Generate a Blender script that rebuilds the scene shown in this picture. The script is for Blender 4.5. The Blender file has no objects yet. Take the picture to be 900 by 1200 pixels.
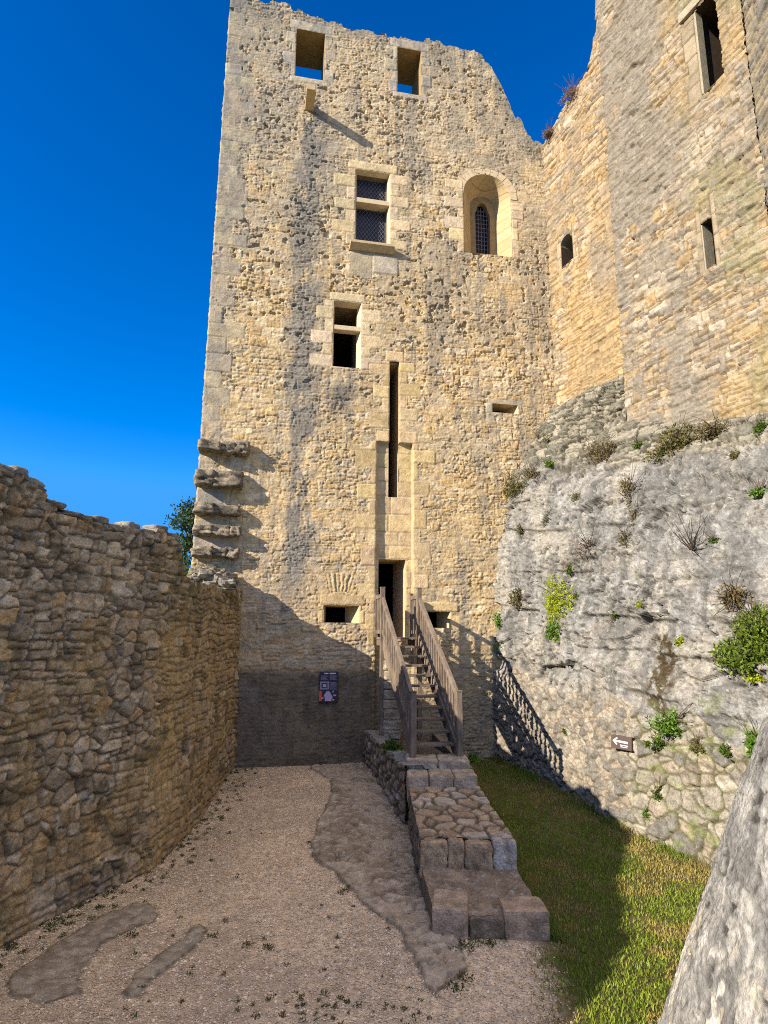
import bpy, bmesh, math, random
import numpy as np
from mathutils import Vector, Matrix
from mathutils.bvhtree import BVHTree

S = bpy.context.scene
C = S.collection
R = math.radians
rng = np.random.default_rng(7)
random.seed(7)

# ------------------------------------------------------------------ camera model (pixels of the 900x1200 photograph -> points on real surfaces)
FPX, PITCH, ROLL, ZC = 714.0, R(11.1), R(0.42), 3.3
CAM = np.array([0, 0, ZC])

def ray(px, py):
    x, y = (px - 450) / FPX, (600 - py) / FPX
    c, s = math.cos(ROLL), math.sin(ROLL)
    x, y = c * x - s * y, s * x + c * y
    return np.array([x, math.cos(PITCH) - y * math.sin(PITCH), math.sin(PITCH) + y * math.cos(PITCH)])

# keep: front face plane
AT = R(10.8)
TT = np.array([math.cos(AT), math.sin(AT), 0]); TN = np.array([-math.sin(AT), math.cos(AT), 0])
T0 = np.array([0, 15.0, 0])

def tw(px, py, off=0.0):
    d = ray(px, py); P0 = T0 + TN * off
    p = CAM + d * (((P0 - CAM) @ TN) / (d @ TN))
    return (p - P0) @ TT, p[2]

def TP(u, n, v):
    return T0 + TT * u + TN * n + np.array([0, 0, v])

def gnd(px, py, z=0.0):
    d = ray(px, py); return CAM + d * ((z - ZC) / d[2])

# right hand castle wall plane; k runs from the keep towards the viewer
W0 = np.array([4.622, 15.882, 0]); BW = R(-21.8)
WD = -np.array([math.sin(BW), math.cos(BW), 0])           # along k
WI = -np.array([math.cos(BW), -math.sin(BW), 0])          # out of the wall into the yard

def WP(k, o, z):
    return W0 + WD * k + WI * o + np.array([0, 0, z])

def wl(px, py):
    d = ray(px, py); p = CAM + d * (((W0 - CAM) @ WI) / (d @ WI))
    return (p - W0) @ WD, p[2]

# ------------------------------------------------------------------ noise and masonry
_tab = rng.random((256, 256))

def vnoise(x, y):
    x = np.asarray(x, float); y = np.asarray(y, float)
    xi = np.floor(x).astype(int); yi = np.floor(y).astype(int)
    fx = x - xi; fy = y - yi
    fx = fx * fx * (3 - 2 * fx); fy = fy * fy * (3 - 2 * fy)
    a = _tab[yi & 255, xi & 255]; b = _tab[yi & 255, (xi + 1) & 255]
    c = _tab[(yi + 1) & 255, xi & 255]; d = _tab[(yi + 1) & 255, (xi + 1) & 255]
    return (a * (1 - fx) + b * fx) * (1 - fy) + (c * (1 - fx) + d * fx) * fy

def fbm(x, y, o=4, s=0.0):
    r = 0; a = 0.5; t = 0
    for i in range(o):
        f = 2.03 ** i
        r = r + a * vnoise(x * f + 17.3 * i + s, y * f + 9.1 * i + s * 1.7); t += a; a *= 0.55
    return r / t

def sstep(a, b, x):
    t = np.clip((x - a) / (b - a), 0, 1); return t * t * (3 - 2 * t)

def lerp(a, b, t):
    if np.ndim(t) and np.ndim(a) != np.ndim(t) + 0 or np.ndim(b) == 1:
        t = np.asarray(t)[..., None]
    return a * (1 - t) + b * t

def mixc(c, col, t):
    """blend the colour array c (...,3) towards col by the mask t"""
    t = np.asarray(t)[..., None]
    return c * (1 - t) + np.asarray(col) * t

def rubble(u, v, seed, w, h, jit=0.45, wt=0.3, warp=0.35, aniso=None):
    """irregular coursed rubble: distance to the joint, four random numbers per stone, local position"""
    g = np.random.default_rng(seed)
    a = aniso or w / h * 0.8
    vw = v + h * warp * (fbm(u / 0.9, v / 0.9, 2, seed) - 0.5) * 2
    uw = u + h * 0.25 * (fbm(u / 0.12, v / 0.12, 2, seed + 3) - 0.5)
    vw = vw + h * 0.22 * (fbm(u / 0.1, v / 0.1, 2, seed + 5) - 0.5)
    lo, hi = vw.min() - 4 * h, vw.max() + 4 * h
    hs = h * g.uniform(0.6, 1.5, int((hi - lo) / h * 1.6) + 8)
    bd = lo + np.concatenate([[0], np.cumsum(hs)])
    cen = (bd[:-1] + bd[1:]) / 2
    n = len(cen)
    off = g.random(n); ws = w * g.uniform(0.7, 1.35, n)
    M = 1024
    q = g.random((5, n, M))
    j = np.clip(np.searchsorted(bd, vw) - 1, 1, n - 2)
    p1 = np.full(u.shape, 1e9); sx1 = np.zeros(u.shape); sy1 = np.zeros(u.shape); id1 = np.zeros(u.shape, int)
    cand = []
    for dj in (-1, 0, 1):
        jj = j + dj
        i0 = np.floor(uw / ws[jj] - off[jj]).astype(int)
        for di in (-1, 0, 1):
            i = i0 + di; im = i & (M - 1)
            sx = (i + 0.5 + (q[0, jj, im] - 0.5) * 0.75 + off[jj]) * ws[jj]
            sy = cen[jj] + (q[1, jj, im] - 0.5) * jit * hs[jj]
            p = ((uw - sx) / a) ** 2 + (vw - sy) ** 2 - q[2, jj, im] * wt * h * h
            ident = jj * M + im
            cand.append((p, sx, sy, ident))
            m = p < p1
            p1 = np.where(m, p, p1); sx1 = np.where(m, sx, sx1); sy1 = np.where(m, sy, sy1); id1 = np.where(m, ident, id1)
    e = np.full(u.shape, 1e9)
    for p, sx, sy, ident in cand:
        ds = np.sqrt(((sx - sx1) / a) ** 2 + (sy - sy1) ** 2) + 1e-6
        e = np.where(ident == id1, e, np.minimum(e, (p - p1) / (2 * ds)))
    jj, im = id1 // M, id1 % M
    r = [q[t, jj, im] for t in (2, 3, 4)] + [(q[0, jj, im] * 7.31 + q[3, jj, im] * 3.7) % 1]
    return e, r, uw - sx1, vw - sy1

def snecked(u, v, seed, W, H, warp=.25, rnd=.03, fine=.018):
    """roughly squared rubble in broken courses: big stones next to stacks of small ones"""
    g = np.random.default_rng(seed)
    vw = v + H * warp * (fbm(u / (3 * W), v / (4 * H), 2, seed) - .5) * 2 + fine * 2 * (fbm(u / .11, v / .09, 3, seed + 5) - .5) + H * warp * .6 * (fbm(u / (.9 * W), v / (1.2 * H), 2, seed + 7) - .5)
    uw = u + fine * 2 * (fbm(u / .10, v / .11, 3, seed + 3) - .5) + W * .12 * (fbm(u / (.8 * W), v / (.8 * H), 2, seed + 9) - .5)
    lo, hi = vw.min() - 2 * H, vw.max() + 2 * H
    hs = H * g.uniform(.65, 1.35, int((hi - lo) / H * 1.5) + 6); bd = lo + np.concatenate([[0], np.cumsum(hs)]); n = len(hs)
    M = 1024; q = g.random((3, n, M)); q4 = g.random((5, 5, n, M)); off = g.random(n); ws = W * g.uniform(.7, 1.35, n)
    j = np.clip(np.searchsorted(bd, vw) - 1, 0, n - 1); bh = hs[j]; y = (vw - bd[j]) / bh
    w = ws[j]; t = uw / w - off[j]; i = np.floor(t).astype(int)
    bnd = lambda k: k + .33 * 2 * (q[0, j, k & (M - 1)] - .5)
    i = np.where(t < bnd(i), i - 1, np.where(t >= bnd(i + 1), i + 1, i))
    bl, br = bnd(i), bnd(i + 1); bw = (br - bl) * w; x = (t - bl) / (br - bl)
    im = i & (M - 1); ty = q[1, j, im]; s1 = .34 + .32 * q[2, j, im]; s2 = .34 + .32 * q4[4, 4, j, im]
    x0 = np.zeros_like(x); x1 = np.ones_like(x); y0 = np.zeros_like(x); y1 = np.ones_like(x); sub = np.zeros(x.shape, int)
    up = y > s1; rt = x > s2
    def setc(m, a0, a1, b0, b1, k):
        for arr, val in ((x0, a0), (x1, a1), (y0, b0), (y1, b1)):
            arr[m] = (val[m] if np.ndim(val) else val)
        sub[m] = k
    B = (ty > .2) & (ty < .42); Cc = (ty >= .42) & (ty < .62); Dd = (ty >= .62) & (ty < .8); Ee = (ty >= .8) & (ty < .9); Ff = ty >= .9
    setc(B & up, 0, 1, s1, 1, 1); setc(B & ~up, 0, 1, 0, s1, 0)
    setc(Cc & ~up, 0, 1, 0, s1, 0); setc(Cc & up & rt, s2, 1, s1, 1, 1); setc(Cc & up & ~rt, 0, s2, s1, 1, 2)
    setc(Dd & up, 0, 1, s1, 1, 0); setc(Dd & ~up & rt, s2, 1, 0, s1, 1); setc(Dd & ~up & ~rt, 0, s2, 0, s1, 2)
    setc(Ee & ~rt, 0, s2, 0, 1, 0); setc(Ee & rt & up, s2, 1, s1, 1, 1); setc(Ee & rt & ~up, s2, 1, 0, s1, 2)
    for k in range(3): setc(Ff & (y >= k / 3) & (y < (k + 1) / 3 + (k == 2)), 0, 1, k / 3, (k + 1) / 3, k)
    ex = np.minimum(x - x0, x1 - x) * bw; ey = np.minimum(y - y0, y1 - y) * bh
    e = np.where((ex < rnd) & (ey < rnd), rnd - np.hypot(rnd - ex, rnd - ey), np.minimum(ex, ey))
    r = [q4[c_, sub, j, im] for c_ in range(4)]
    return e, r, (x - (x0 + x1) / 2) * bw, (y - (y0 + y1) / 2) * bh

def relief(e, r, dx, dy, bev=0.03, joint=0.006, amp=0.02, tilt=0.25, base=0.018):
    p = sstep(0, bev, e - joint)
    return p, p * (base + amp * (r[1] - 0.35) + tilt * (dx * (r[2] - 0.5) * 0.4 + dy * (r[3] - 0.5)))

# ------------------------------------------------------------------ object helpers
def tag(o, label=None, cat=None, group=None, kind=None):
    if label: o['label'] = label
    if cat: o['category'] = cat
    if group: o['group'] = group
    if kind: o['kind'] = kind
    return o

def empty(name, loc, label, cat, group=None):
    o = bpy.data.objects.new(name, None); C.objects.link(o); o.location = loc
    o.empty_display_size = 0.2
    return tag(o, label, cat, group)

def link(name, me, mat, parent=None):
    o = bpy.data.objects.new(name, me); C.objects.link(o)
    if mat: me.materials.append(mat)
    if parent is not None:
        o.parent = parent
        o.matrix_parent_inverse = Matrix.Translation(-Vector(parent.location))
    return o

def np_mesh(name, co, faces, col=None, smooth=True):
    """faces: (n,3) or (n,4) array"""
    used = np.unique(faces)
    mp = np.full(len(co), -1, dtype=np.int64); mp[used] = np.arange(len(used))
    co = co[used]; faces = mp[faces]
    me = bpy.data.meshes.new(name)
    n, k = faces.shape
    me.vertices.add(len(co)); me.vertices.foreach_set('co', np.ascontiguousarray(co, np.float32).ravel())
    me.loops.add(n * k); me.loops.foreach_set('vertex_index', np.ascontiguousarray(faces, np.int32).ravel())
    me.polygons.add(n); me.polygons.foreach_set('loop_start', np.arange(0, n * k, k, dtype=np.int32))
    me.polygons.foreach_set('use_smooth', np.full(n, smooth, bool))
    me.update(calc_edges=True)
    if col is not None:
        c = np.ones((len(co), 4), np.float32); c[:, :3] = np.clip(col[used], 0.005, 0.95)
        at = me.color_attributes.new('Col', 'FLOAT_COLOR', 'POINT'); at.data.foreach_set('color', c.ravel())
    me.validate()
    return me

def grid_faces(nv, nu):
    i = np.arange((nv - 1) * (nu - 1)); r, c = i // (nu - 1), i % (nu - 1)
    a = r * nu + c
    return np.stack([a, a + 1, a + nu + 1, a + nu], 1)

def snapped(lo, hi, step, marks=()):
    g = np.linspace(lo, hi, max(2, int(round((hi - lo) / step)) + 1))
    for m in marks:
        if lo < m < hi: g[np.argmin(abs(g - m))] = m
    return np.unique(g)

def hexa(bm, pts):
    """8 points: bottom ring of four, top ring of four"""
    vs = [bm.verts.new(Vector(p)) for p in pts]
    for f in ((3, 2, 1, 0), (4, 5, 6, 7), (0, 1, 5, 4), (1, 2, 6, 5), (2, 3, 7, 6), (3, 0, 4, 7)):
        bm.faces.new([vs[i] for i in f])
    return vs

def bm_mesh(name, bm, bevel=0.0, smooth=False):
    bmesh.ops.recalc_face_normals(bm, faces=bm.faces)
    if bevel:
        bmesh.ops.bevel(bm, geom=list(bm.edges), offset=bevel, segments=2, affect='EDGES', profile=0.6)
    me = bpy.data.meshes.new(name); bm.to_mesh(me); bm.free()
    if smooth:
        for p in me.polygons: p.use_smooth = True
    return me

def tbox(u0, u1, n0, n1, v0, v1, bm=None):
    bm = bm or bmesh.new()
    hexa(bm, [TP(u0, n0, v0), TP(u1, n0, v0), TP(u1, n1, v0), TP(u0, n1, v0), TP(u0, n0, v1), TP(u1, n0, v1), TP(u1, n1, v1), TP(u0, n1, v1)])
    return bm

def wbox(k0, k1, o0, o1, z0, z1, bm=None):
    bm = bm or bmesh.new()
    hexa(bm, [WP(k0, o0, z0), WP(k1, o0, z0), WP(k1, o1, z0), WP(k0, o1, z0), WP(k0, o0, z1), WP(k1, o0, z1), WP(k1, o1, z1), WP(k0, o1, z1)])
    return bm

def bar(bm, a, b, w, h, up=(0, 0, 1)):
    """a square-section bar from a to b; w across, h along up"""
    a, b = Vector(a), Vector(b); d = (b - a).normalized()
    x = d.cross(Vector(up)).normalized(); y = x.cross(d).normalized()
    x *= w / 2; y *= h / 2
    hexa(bm, [a - x - y, a + x - y, a + x + y, a - x + y, b - x - y, b + x - y, b + x + y, b - x + y])

def stone(dims, seed, k=6, rough=0.06, cuts=7, col=((.36, .33, .27), (.22, .2, .16)), rot=None, loc=(0, 0, 0)):
    """a rough block: rounded box with noise, returns mesh data (co, faces, colours)"""
    bm = bmesh.new(); bmesh.ops.create_cube(bm, size=2)
    bmesh.ops.subdivide_edges(bm, edges=list(bm.edges), cuts=cuts, use_grid_fill=True)
    bm.verts.ensure_lookup_table()
    p = np.array([v.co[:] for v in bm.verts])
    f = np.array([[v.index for v in fc.verts] for fc in bm.faces]); bm.free()
    r = (np.abs(p) ** k).sum(1) ** (1 / k)
    nrm = p / np.linalg.norm(p, axis=1)[:, None]
    q = p / r[:, None]
    s = seed * 3.17
    nz = fbm(q[:, 0] * 1.3 + s, q[:, 1] * 1.3 + q[:, 2] * 1.9 + s, 3) - 0.5 + 0.5 * (fbm(q[:, 0] * 3.3 + q[:, 2] * 2.7 + s, q[:, 1] * 3.1 + s, 3) - 0.5)
    nz = nz + .35 * (np.abs(fbm(q[:, 0] * 2.3 + s, q[:, 1] * 2.9 + q[:, 2] * 3.3 + s, 3) - .5) * -2 + .25)
    d = np.array(dims) / 2
    q = q * d + nrm * (nz * rough * 2 * min(dims) * 2)[:, None]
    if rot is not None: q = q @ np.array(rot).T
    c = mixc(np.tile(np.array(col[0]), (len(q), 1)), col[1], sstep(.35, .7, fbm(p[:, 0] * 2 + s, p[:, 1] * 2 + p[:, 2] * 2.3, 4)))
    return q + np.array(loc), f, c

# ------------------------------------------------------------------ materials
MATS = {}

def stone_mat(name, bump=0.3, fine=60.0, var=0.35, rough=0.92, tint=None):
    """rough stone: the stone's own colour from the mesh (or tint) broken up by three sizes of noise, bump from the fine ones"""
    m = bpy.data.materials.new(name); m.use_nodes = True
    N = m.node_tree.nodes; L = m.node_tree.links; b = N['Principled BSDF']
    b.inputs['Roughness'].default_value = rough
    b.inputs['Specular IOR Level'].default_value = 0.15
    tc = N.new('ShaderNodeTexCoord')
    n1 = N.new('ShaderNodeTexNoise'); n1.inputs['Scale'].default_value = fine; n1.inputs['Detail'].default_value = 5; n1.inputs['Roughness'].default_value = .7
    n2 = N.new('ShaderNodeTexNoise'); n2.inputs['Scale'].default_value = fine / 7; n2.inputs['Detail'].default_value = 6; n2.inputs['Roughness'].default_value = .65
    for n in (n1, n2): L.new(tc.outputs['Object'], n.inputs['Vector'])
    mr = N.new('ShaderNodeMapRange'); mr.inputs['From Min'].default_value = .3; mr.inputs['From Max'].default_value = .7
    mr.inputs['To Min'].default_value = 1 - var; mr.inputs['To Max'].default_value = 1 + var
    L.new(n1.outputs['Fac'], mr.inputs['Value'])
    mr2 = N.new('ShaderNodeMapRange'); mr2.inputs['From Min'].default_value = .3; mr2.inputs['From Max'].default_value = .7
    mr2.inputs['To Min'].default_value = 1 - var * .8; mr2.inputs['To Max'].default_value = 1 + var * .8
    L.new(n2.outputs['Fac'], mr2.inputs['Value'])
    mu = N.new('ShaderNodeMath'); mu.operation = 'MULTIPLY'
    L.new(mr.outputs['Result'], mu.inputs[0]); L.new(mr2.outputs['Result'], mu.inputs[1])
    vm = N.new('ShaderNodeVectorMath'); vm.operation = 'SCALE'
    if tint is None:
        at = N.new('ShaderNodeAttribute'); at.attribute_name = 'Col'
        L.new(at.outputs['Color'], vm.inputs[0])
    else:
        vm.inputs[0].default_value = tint
    L.new(mu.outputs['Value'], vm.inputs['Scale'])
    L.new(vm.outputs['Vector'], b.inputs['Base Color'])
    ad = N.new('ShaderNodeMath'); ad.operation = 'ADD'; L.new(n1.outputs['Fac'], ad.inputs[0]); L.new(n2.outputs['Fac'], ad.inputs[1])
    bp = N.new('ShaderNodeBump'); bp.inputs['Strength'].default_value = bump; bp.inputs['Distance'].default_value = 0.02
    L.new(ad.outputs['Value'], bp.inputs['Height']); L.new(bp.outputs['Normal'], b.inputs['Normal'])
    MATS[name] = m
    return m

def plain_mat(name, col, rough=0.6, metal=0.0, var=0.15, scale=8.0, spec=0.3):
    m = bpy.data.materials.new(name); m.use_nodes = True
    N = m.node_tree.nodes; L = m.node_tree.links; b = N['Principled BSDF']
    b.inputs['Roughness'].default_value = rough; b.inputs['Metallic'].default_value = metal
    b.inputs['Specular IOR Level'].default_value = spec
    tc = N.new('ShaderNodeTexCoord'); n1 = N.new('ShaderNodeTexNoise'); n1.inputs['Scale'].default_value = scale; n1.inputs['Detail'].default_value = 4
    L.new(tc.outputs['Object'], n1.inputs['Vector'])
    mr = N.new('ShaderNodeMapRange'); mr.inputs['To Min'].default_value = 1 - var; mr.inputs['To Max'].default_value = 1 + var
    L.new(n1.outputs['Fac'], mr.inputs['Value'])
    vm = N.new('ShaderNodeVectorMath'); vm.operation = 'SCALE'; vm.inputs[0].default_value = col
    L.new(mr.outputs['Result'], vm.inputs['Scale']); L.new(vm.outputs['Vector'], b.inputs['Base Color'])
    MATS[name] = m
    return m

def leaf_mat(name):
    m = bpy.data.materials.new(name); m.use_nodes = True
    N = m.node_tree.nodes; L = m.node_tree.links; b = N['Principled BSDF']
    b.inputs['Roughness'].default_value = .6; b.inputs['Specular IOR Level'].default_value = .25
    at = N.new('ShaderNodeAttribute'); at.attribute_name = 'Col'
    L.new(at.outputs['Color'], b.inputs['Base Color'])
    tr = N.new('ShaderNodeBsdfTranslucent'); L.new(at.outputs['Color'], tr.inputs['Color'])
    mx = N.new('ShaderNodeMixShader'); mx.inputs[0].default_value = .3
    L.new(b.outputs[0], mx.inputs[1]); L.new(tr.outputs[0], mx.inputs[2]); L.new(mx.outputs[0], N['Material Output'].inputs['Surface'])
    MATS[name] = m
    return m

def wood_mat(name, c1, c2):
    m = bpy.data.materials.new(name); m.use_nodes = True
    N = m.node_tree.nodes; L = m.node_tree.links; b = N['Principled BSDF']
    b.inputs['Roughness'].default_value = .85; b.inputs['Specular IOR Level'].default_value = .15
    tc = N.new('ShaderNodeTexCoord'); mp = N.new('ShaderNodeMapping'); mp.inputs['Scale'].default_value = (40, 12, 5)
    L.new(tc.outputs['Object'], mp.inputs['Vector'])
    n1 = N.new('ShaderNodeTexNoise'); n1.inputs['Scale'].default_value = 1.6; n1.inputs['Detail'].default_value = 6; n1.inputs['Roughness'].default_value = .7
    L.new(mp.outputs['Vector'], n1.inputs['Vector'])
    n2 = N.new('ShaderNodeTexNoise'); n2.inputs['Scale'].default_value = 3; L.new(tc.outputs['Object'], n2.inputs['Vector'])
    ad = N.new('ShaderNodeMath'); ad.operation = 'MULTIPLY_ADD'; ad.inputs[1].default_value = .6
    L.new(n2.outputs['Fac'], ad.inputs[0]); L.new(n1.outputs['Fac'], ad.inputs[2])
    cr = N.new('ShaderNodeValToRGB'); cr.color_ramp.elements[0].position = .5; cr.color_ramp.elements[1].position = 1.0
    cr.color_ramp.elements[0].color = (*c1, 1); cr.color_ramp.elements[1].color = (*c2, 1)
    L.new(ad.outputs[0], cr.inputs[0]); L.new(cr.outputs[0], b.inputs['Base Color'])
    bp = N.new('ShaderNodeBump'); bp.inputs['Strength'].default_value = .3; bp.inputs['Distance'].default_value = .01
    L.new(n1.outputs['Fac'], bp.inputs['Height']); L.new(bp.outputs['Normal'], b.inputs['Normal'])
    MATS[name] = m
    return m

M_keep = stone_mat('cream_rubble', .7, 48, .30)
M_wall = stone_mat('dark_rubble', .9, 42, .42)
M_rock = stone_mat('limestone_rock', .9, 38, .4)
M_ash = stone_mat('dressed_limestone', .4, 55, .22, tint=(.51, .395, .235))
M_ashw = stone_mat('pale_dressed_limestone', .3, 55, .16, tint=(.60, .49, .33))
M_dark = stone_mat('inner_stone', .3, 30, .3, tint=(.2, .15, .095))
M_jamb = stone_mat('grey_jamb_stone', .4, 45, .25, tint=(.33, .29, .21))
M_deep = stone_mat('shade_dark_inner_stone', .3, 30, .3, tint=(.07, .05, .035))  # darkness of the deep wall openings put into the stone colour
M_ground = stone_mat('yard_ground', .8, 60, .3)
M_peb = stone_mat('pebbles', .2, 60, .2)
M_leaf = leaf_mat('leaves')
M_twig = plain_mat('twigs', (.11, .075, .05), .9)
M_wood = wood_mat('weathered_oak', (.06, .046, .035), (.26, .205, .16))
M_wood2 = wood_mat('darker_oak', (.05, .038, .028), (.2, .155, .115))
M_glass = plain_mat('window_glass', (.010, .012, .026), .35, spec=.25)
M_lead = plain_mat('lead', (.14, .14, .16), .6, .2)
M_board = plain_mat('sign_board', (.035, .032, .055), .5)
M_white = plain_mat('white_print', (.62, .62, .62), .6, var=.05)
M_grey = plain_mat('grey_print', (.26, .25, .33), .6, var=.1)
M_lilac = plain_mat('lilac_print', (.5, .4, .56), .6, var=.25, scale=40)
M_orange = plain_mat('orange_print', (.75, .12, .05), .6, var=.1)
M_brown = plain_mat('brown_sign', (.085, .06, .055), .5)
M_bark = plain_mat('bark', (.1, .08, .06), .95)

# ------------------------------------------------------------------ 1. the keep
KEEP = empty('stone_keep', TP(0, 0, 0), 'tall square ruined stone keep with pale quoins and a ragged broken top', 'tower')

def rect(px0, py0, px1, py1, off=0):
    a = tw(px0, py0, off); b = tw(px1, py1, off)
    return [min(a[0], b[0]), max(a[0], b[0]), min(a[1], b[1]), max(a[1], b[1])]

OPEN = {
    'top_left': [-2.65, -1.84, 18.67, 20.27],
    'top_right': [0.31, 1.02, 18.73, 20.29],
    'glazed': rect(417, 198, 456.5, 291),
    'cross': rect(391, 352, 422.5, 432),
    'loop_right': rect(577, 472.5, 607.5, 485.5),
    'loop_low_left': rect(379.5, 709, 421, 730),
    'loop_low_right': rect(499, 716.5, 528, 736),
}
SLOT = rect(456.8, 423.5, 467.6, 582)
RECESS = rect(441.5, 518, 483.7, 518); RECESS[2] = 3.1
RECESS[3] = tw(462, 518.5)[1]
DOOR = rect(444.5, 655, 476.5, 655); DOOR[2] = 3.12; DOOR[3] = tw(460, 655)[1]
RD = 0.115     # depth of the drawbridge recess
ARCH_U = (tw(543.5, 260)[0], tw(599, 260)[0]); ARCH_B = tw(570, 298)[1]
ARCH_R = (ARCH_U[1] - ARCH_U[0]) / 2; ARCH_C = (ARCH_U[0] + ARCH_U[1]) / 2; ARCH_S = tw(567, 204.5)[1] - ARCH_R

# broken top of the front wall
_tp = [tw(*p) for p in ((268, -12), (300, 2), (322, 4), (350, 14), (385, 24), (415, 32), (450, 40), (485, 44), (520, 52), (555, 60), (563, 66), (575, 80), (583, 95), (592, 112), (597, 122), (603, 136), (612, 146), (618, 158), (627, 166), (640, 172))]
_tx = np.array([p[0] for p in _tp]); _tz = np.array([p[1] for p in _tp])
UMIN, UMAX = -4.54, 5.2

def stepnoise(x, seed, w=0.22):
    g = np.random.default_rng(seed); q = g.random(4000)
    xs = x / w + 0.5 * (fbm(x * 1.7, x * 0 + seed, 2) - .5)
    i = np.floor(xs).astype(int)
    f = sstep(.8, 1.0, xs - i)
    return q[i % 4000] * (1 - f) + q[(i + 1) % 4000] * f - 0.5

def keep_top(u):
    return np.interp(u, _tx, _tz) + 0.16 * stepnoise(u, 3, .19) + 0.16 * stepnoise(u + 3, 5, .47) + .1 * (fbm(u * 6, u * 0) - .5)

def keep_mesh():
    marks_u = []; marks_v = []
    for o in list(OPEN.values()) + [SLOT, RECESS, DOOR]:
        marks_u += o[:2]; marks_v += o[2:]
    marks_u += [ARCH_U[0], ARCH_U[1]]; marks_v += [ARCH_B]
    us = snapped(UMIN, UMAX, .0205, marks_u); vs = snapped(-.3, 21.1, .021, marks_v)
    U, V = np.meshgrid(us, vs)
    e, r, dx, dy = snecked(U, V, 11, .29, .175, .35, .025, .022)
    big = sstep(.45, .6, fbm(U / 2.2, V / 2.2, 2, 4)) * sstep(13, 11, V)
    e2, r2, dx2, dy2 = snecked(U, V, 12, .40, .25, .2, .03, .016)
    sel = big > .5
    e = np.where(sel, e2, e); dx = np.where(sel, dx2, dx); dy = np.where(sel, dy2, dy)
    r = [np.where(sel, b, a) for a, b in zip(r, r2)]
    p, H = relief(e, r, dx, dy, .012, .003, .018, .27, .011)
    rg = fbm(U / .05, V / .035, 3, 2) - .5
    H += .04 * rg + .03 * (fbm(U / .45, V / .3, 3, 8) - .5)
    flush = sstep(.42, .56, fbm(U / .7, V / .5, 4, 27)); p = 1 - (1 - p) * (1 - .8 * flush); H = H * (1 - .45 * flush)
    H += -.06 * sstep(.66, .72, fbm(U / .16, V / .1, 3, 21)) * (.35 + .65 * sstep(8, 13, V)) * sstep(.4, .55, fbm(U / 1.1, V / 1.1, 3, 22))        # weathered pits, more of them high up
    # colours: cream to ochre stones, a few grey ones, mortar
    cream = np.array([.58, .445, .26]); ochre = np.array([.56, .395, .19]); gry = np.array([.37, .325, .25]); pale = np.array([.64, .53, .355])
    c = mixc(np.tile(cream, U.shape + (1,)), ochre, sstep(.3, .95, r[1]))
    c = mixc(c, pale, sstep(.72, .85, r[2]) * .8)
    c = mixc(c, gry, sstep(.80, .9, r[3]) * .6)
    c = mixc(c, (.47, .33, .22), sstep(.9, .97, r[0] * .5 + r[2] * .5) * .7)
    c *= (.86 + .28 * r[3])[..., None]
    c *= (.72 + .56 * fbm(U / .06, V / .045, 3, 29))[..., None]
    c = mixc(c, np.array([.36, .26, .14]), (1 - p) * .75)
    c = mixc(c, (.47, .40, .29), .4 * sstep(11, 17, V))                                   # paler, greyer towards the top
    c = mixc(c, (.58, .41, .19), .3 * sstep(9, 4, V) * sstep(.35, .6, fbm(U / 1.4, V / 1.4, 3, 33)))
    # weather stains
    patch = fbm(U / .9, V / 1.6, 5, 41)
    st = sstep(.47, .62, patch) * (.35 + .35 * sstep(10, 17, V))
    c = mixc(c, (.27, .25, .215), st * .75)
    streak = np.exp(-((U + 2.15 + .22 * (fbm(V / 2, V * 0, 2) - .5)) / .34) ** 2) * sstep(3, 6, V) * sstep(19.5, 17, V)
    c = mixc(c, (.20, .19, .17), np.clip(streak * sstep(.25, .6, fbm(U / .25, V / .6, 4, 50)) * 1.5, 0, .86))
    run = sstep(.50, .66, fbm(U / .16, V / 2.6, 4, 52)) * sstep(.42, .58, fbm(U / 1.5, V / 2.5, 3, 53)); c = mixc(c, (.25, .225, .185), run * .6)
    ctop = sstep(1.3, .1, keep_top(us)[None, :] - V) * sstep(.3, .6, fbm(U / .5, V / .5, 4, 57))
    c = mixc(c, (.22, .205, .17), ctop * .7)
    edge = sstep(-3.75, -4.4, U) * sstep(7, 13, V) * sstep(.3, .6, fbm(U / .4, V / .9, 4, 55))
    c = mixc(c, (.19, .185, .17), edge * .85)
    wst = np.exp(-((U + 1.15) / .38) ** 2) * sstep(9.75, 9.4, V) * sstep(8.3, 9.2, V) * sstep(.2, .5, fbm(U / .2, V / .5, 4, 60))
    c = mixc(c, (.16, .15, .13), wst * .9)
    # dressed blocks -----------------------------------------------------------
    g = np.random.default_rng(5)
    blocks = []
    v = 5.0
    while v < 20.2:
        h = g.uniform(.34, .5); lng = g.uniform(.62, .95) if int(v * 7) % 2 else g.uniform(.34, .5)
        blocks.append((UMIN, UMIN + lng, v, v + h, 'q')); v += h
    def jambs(o, ws=(.3, .55), hh=(.28, .42), lint=.3, lw=.22, sides=(1, 1), kind='w', top=True):
        for sd in (0, 1):
            if not sides[sd]: continue
            v = o[2] - .02; k = g.integers(2)
            while v < o[3]:
                h = min(g.uniform(*hh), max(o[3] - v, .08)); w = g.uniform(*ws) if k % 2 else ws[0] * g.uniform(.45, .65)
                u0 = o[0] - w if sd == 0 else o[1]
                blocks.append((u0, u0 + w, v, v + h, kind)); v += h; k += 1
        if top: blocks.append((o[0] - lw, o[1] + lw, o[3], o[3] + lint, kind))
    jambs(OPEN['top_left'], (.22, .42), kind='g'); jambs(OPEN['top_right'], (.25, .45), kind='g')
    for nm in ('top_left', 'top_right'):
        o = OPEN[nm]; blocks.append((o[0] - .15, o[1] + .2, o[2] - .17, o[2], 'g'))
    jambs(OPEN['glazed'], (.45, .68), lint=.28); o = OPEN['glazed']
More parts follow.
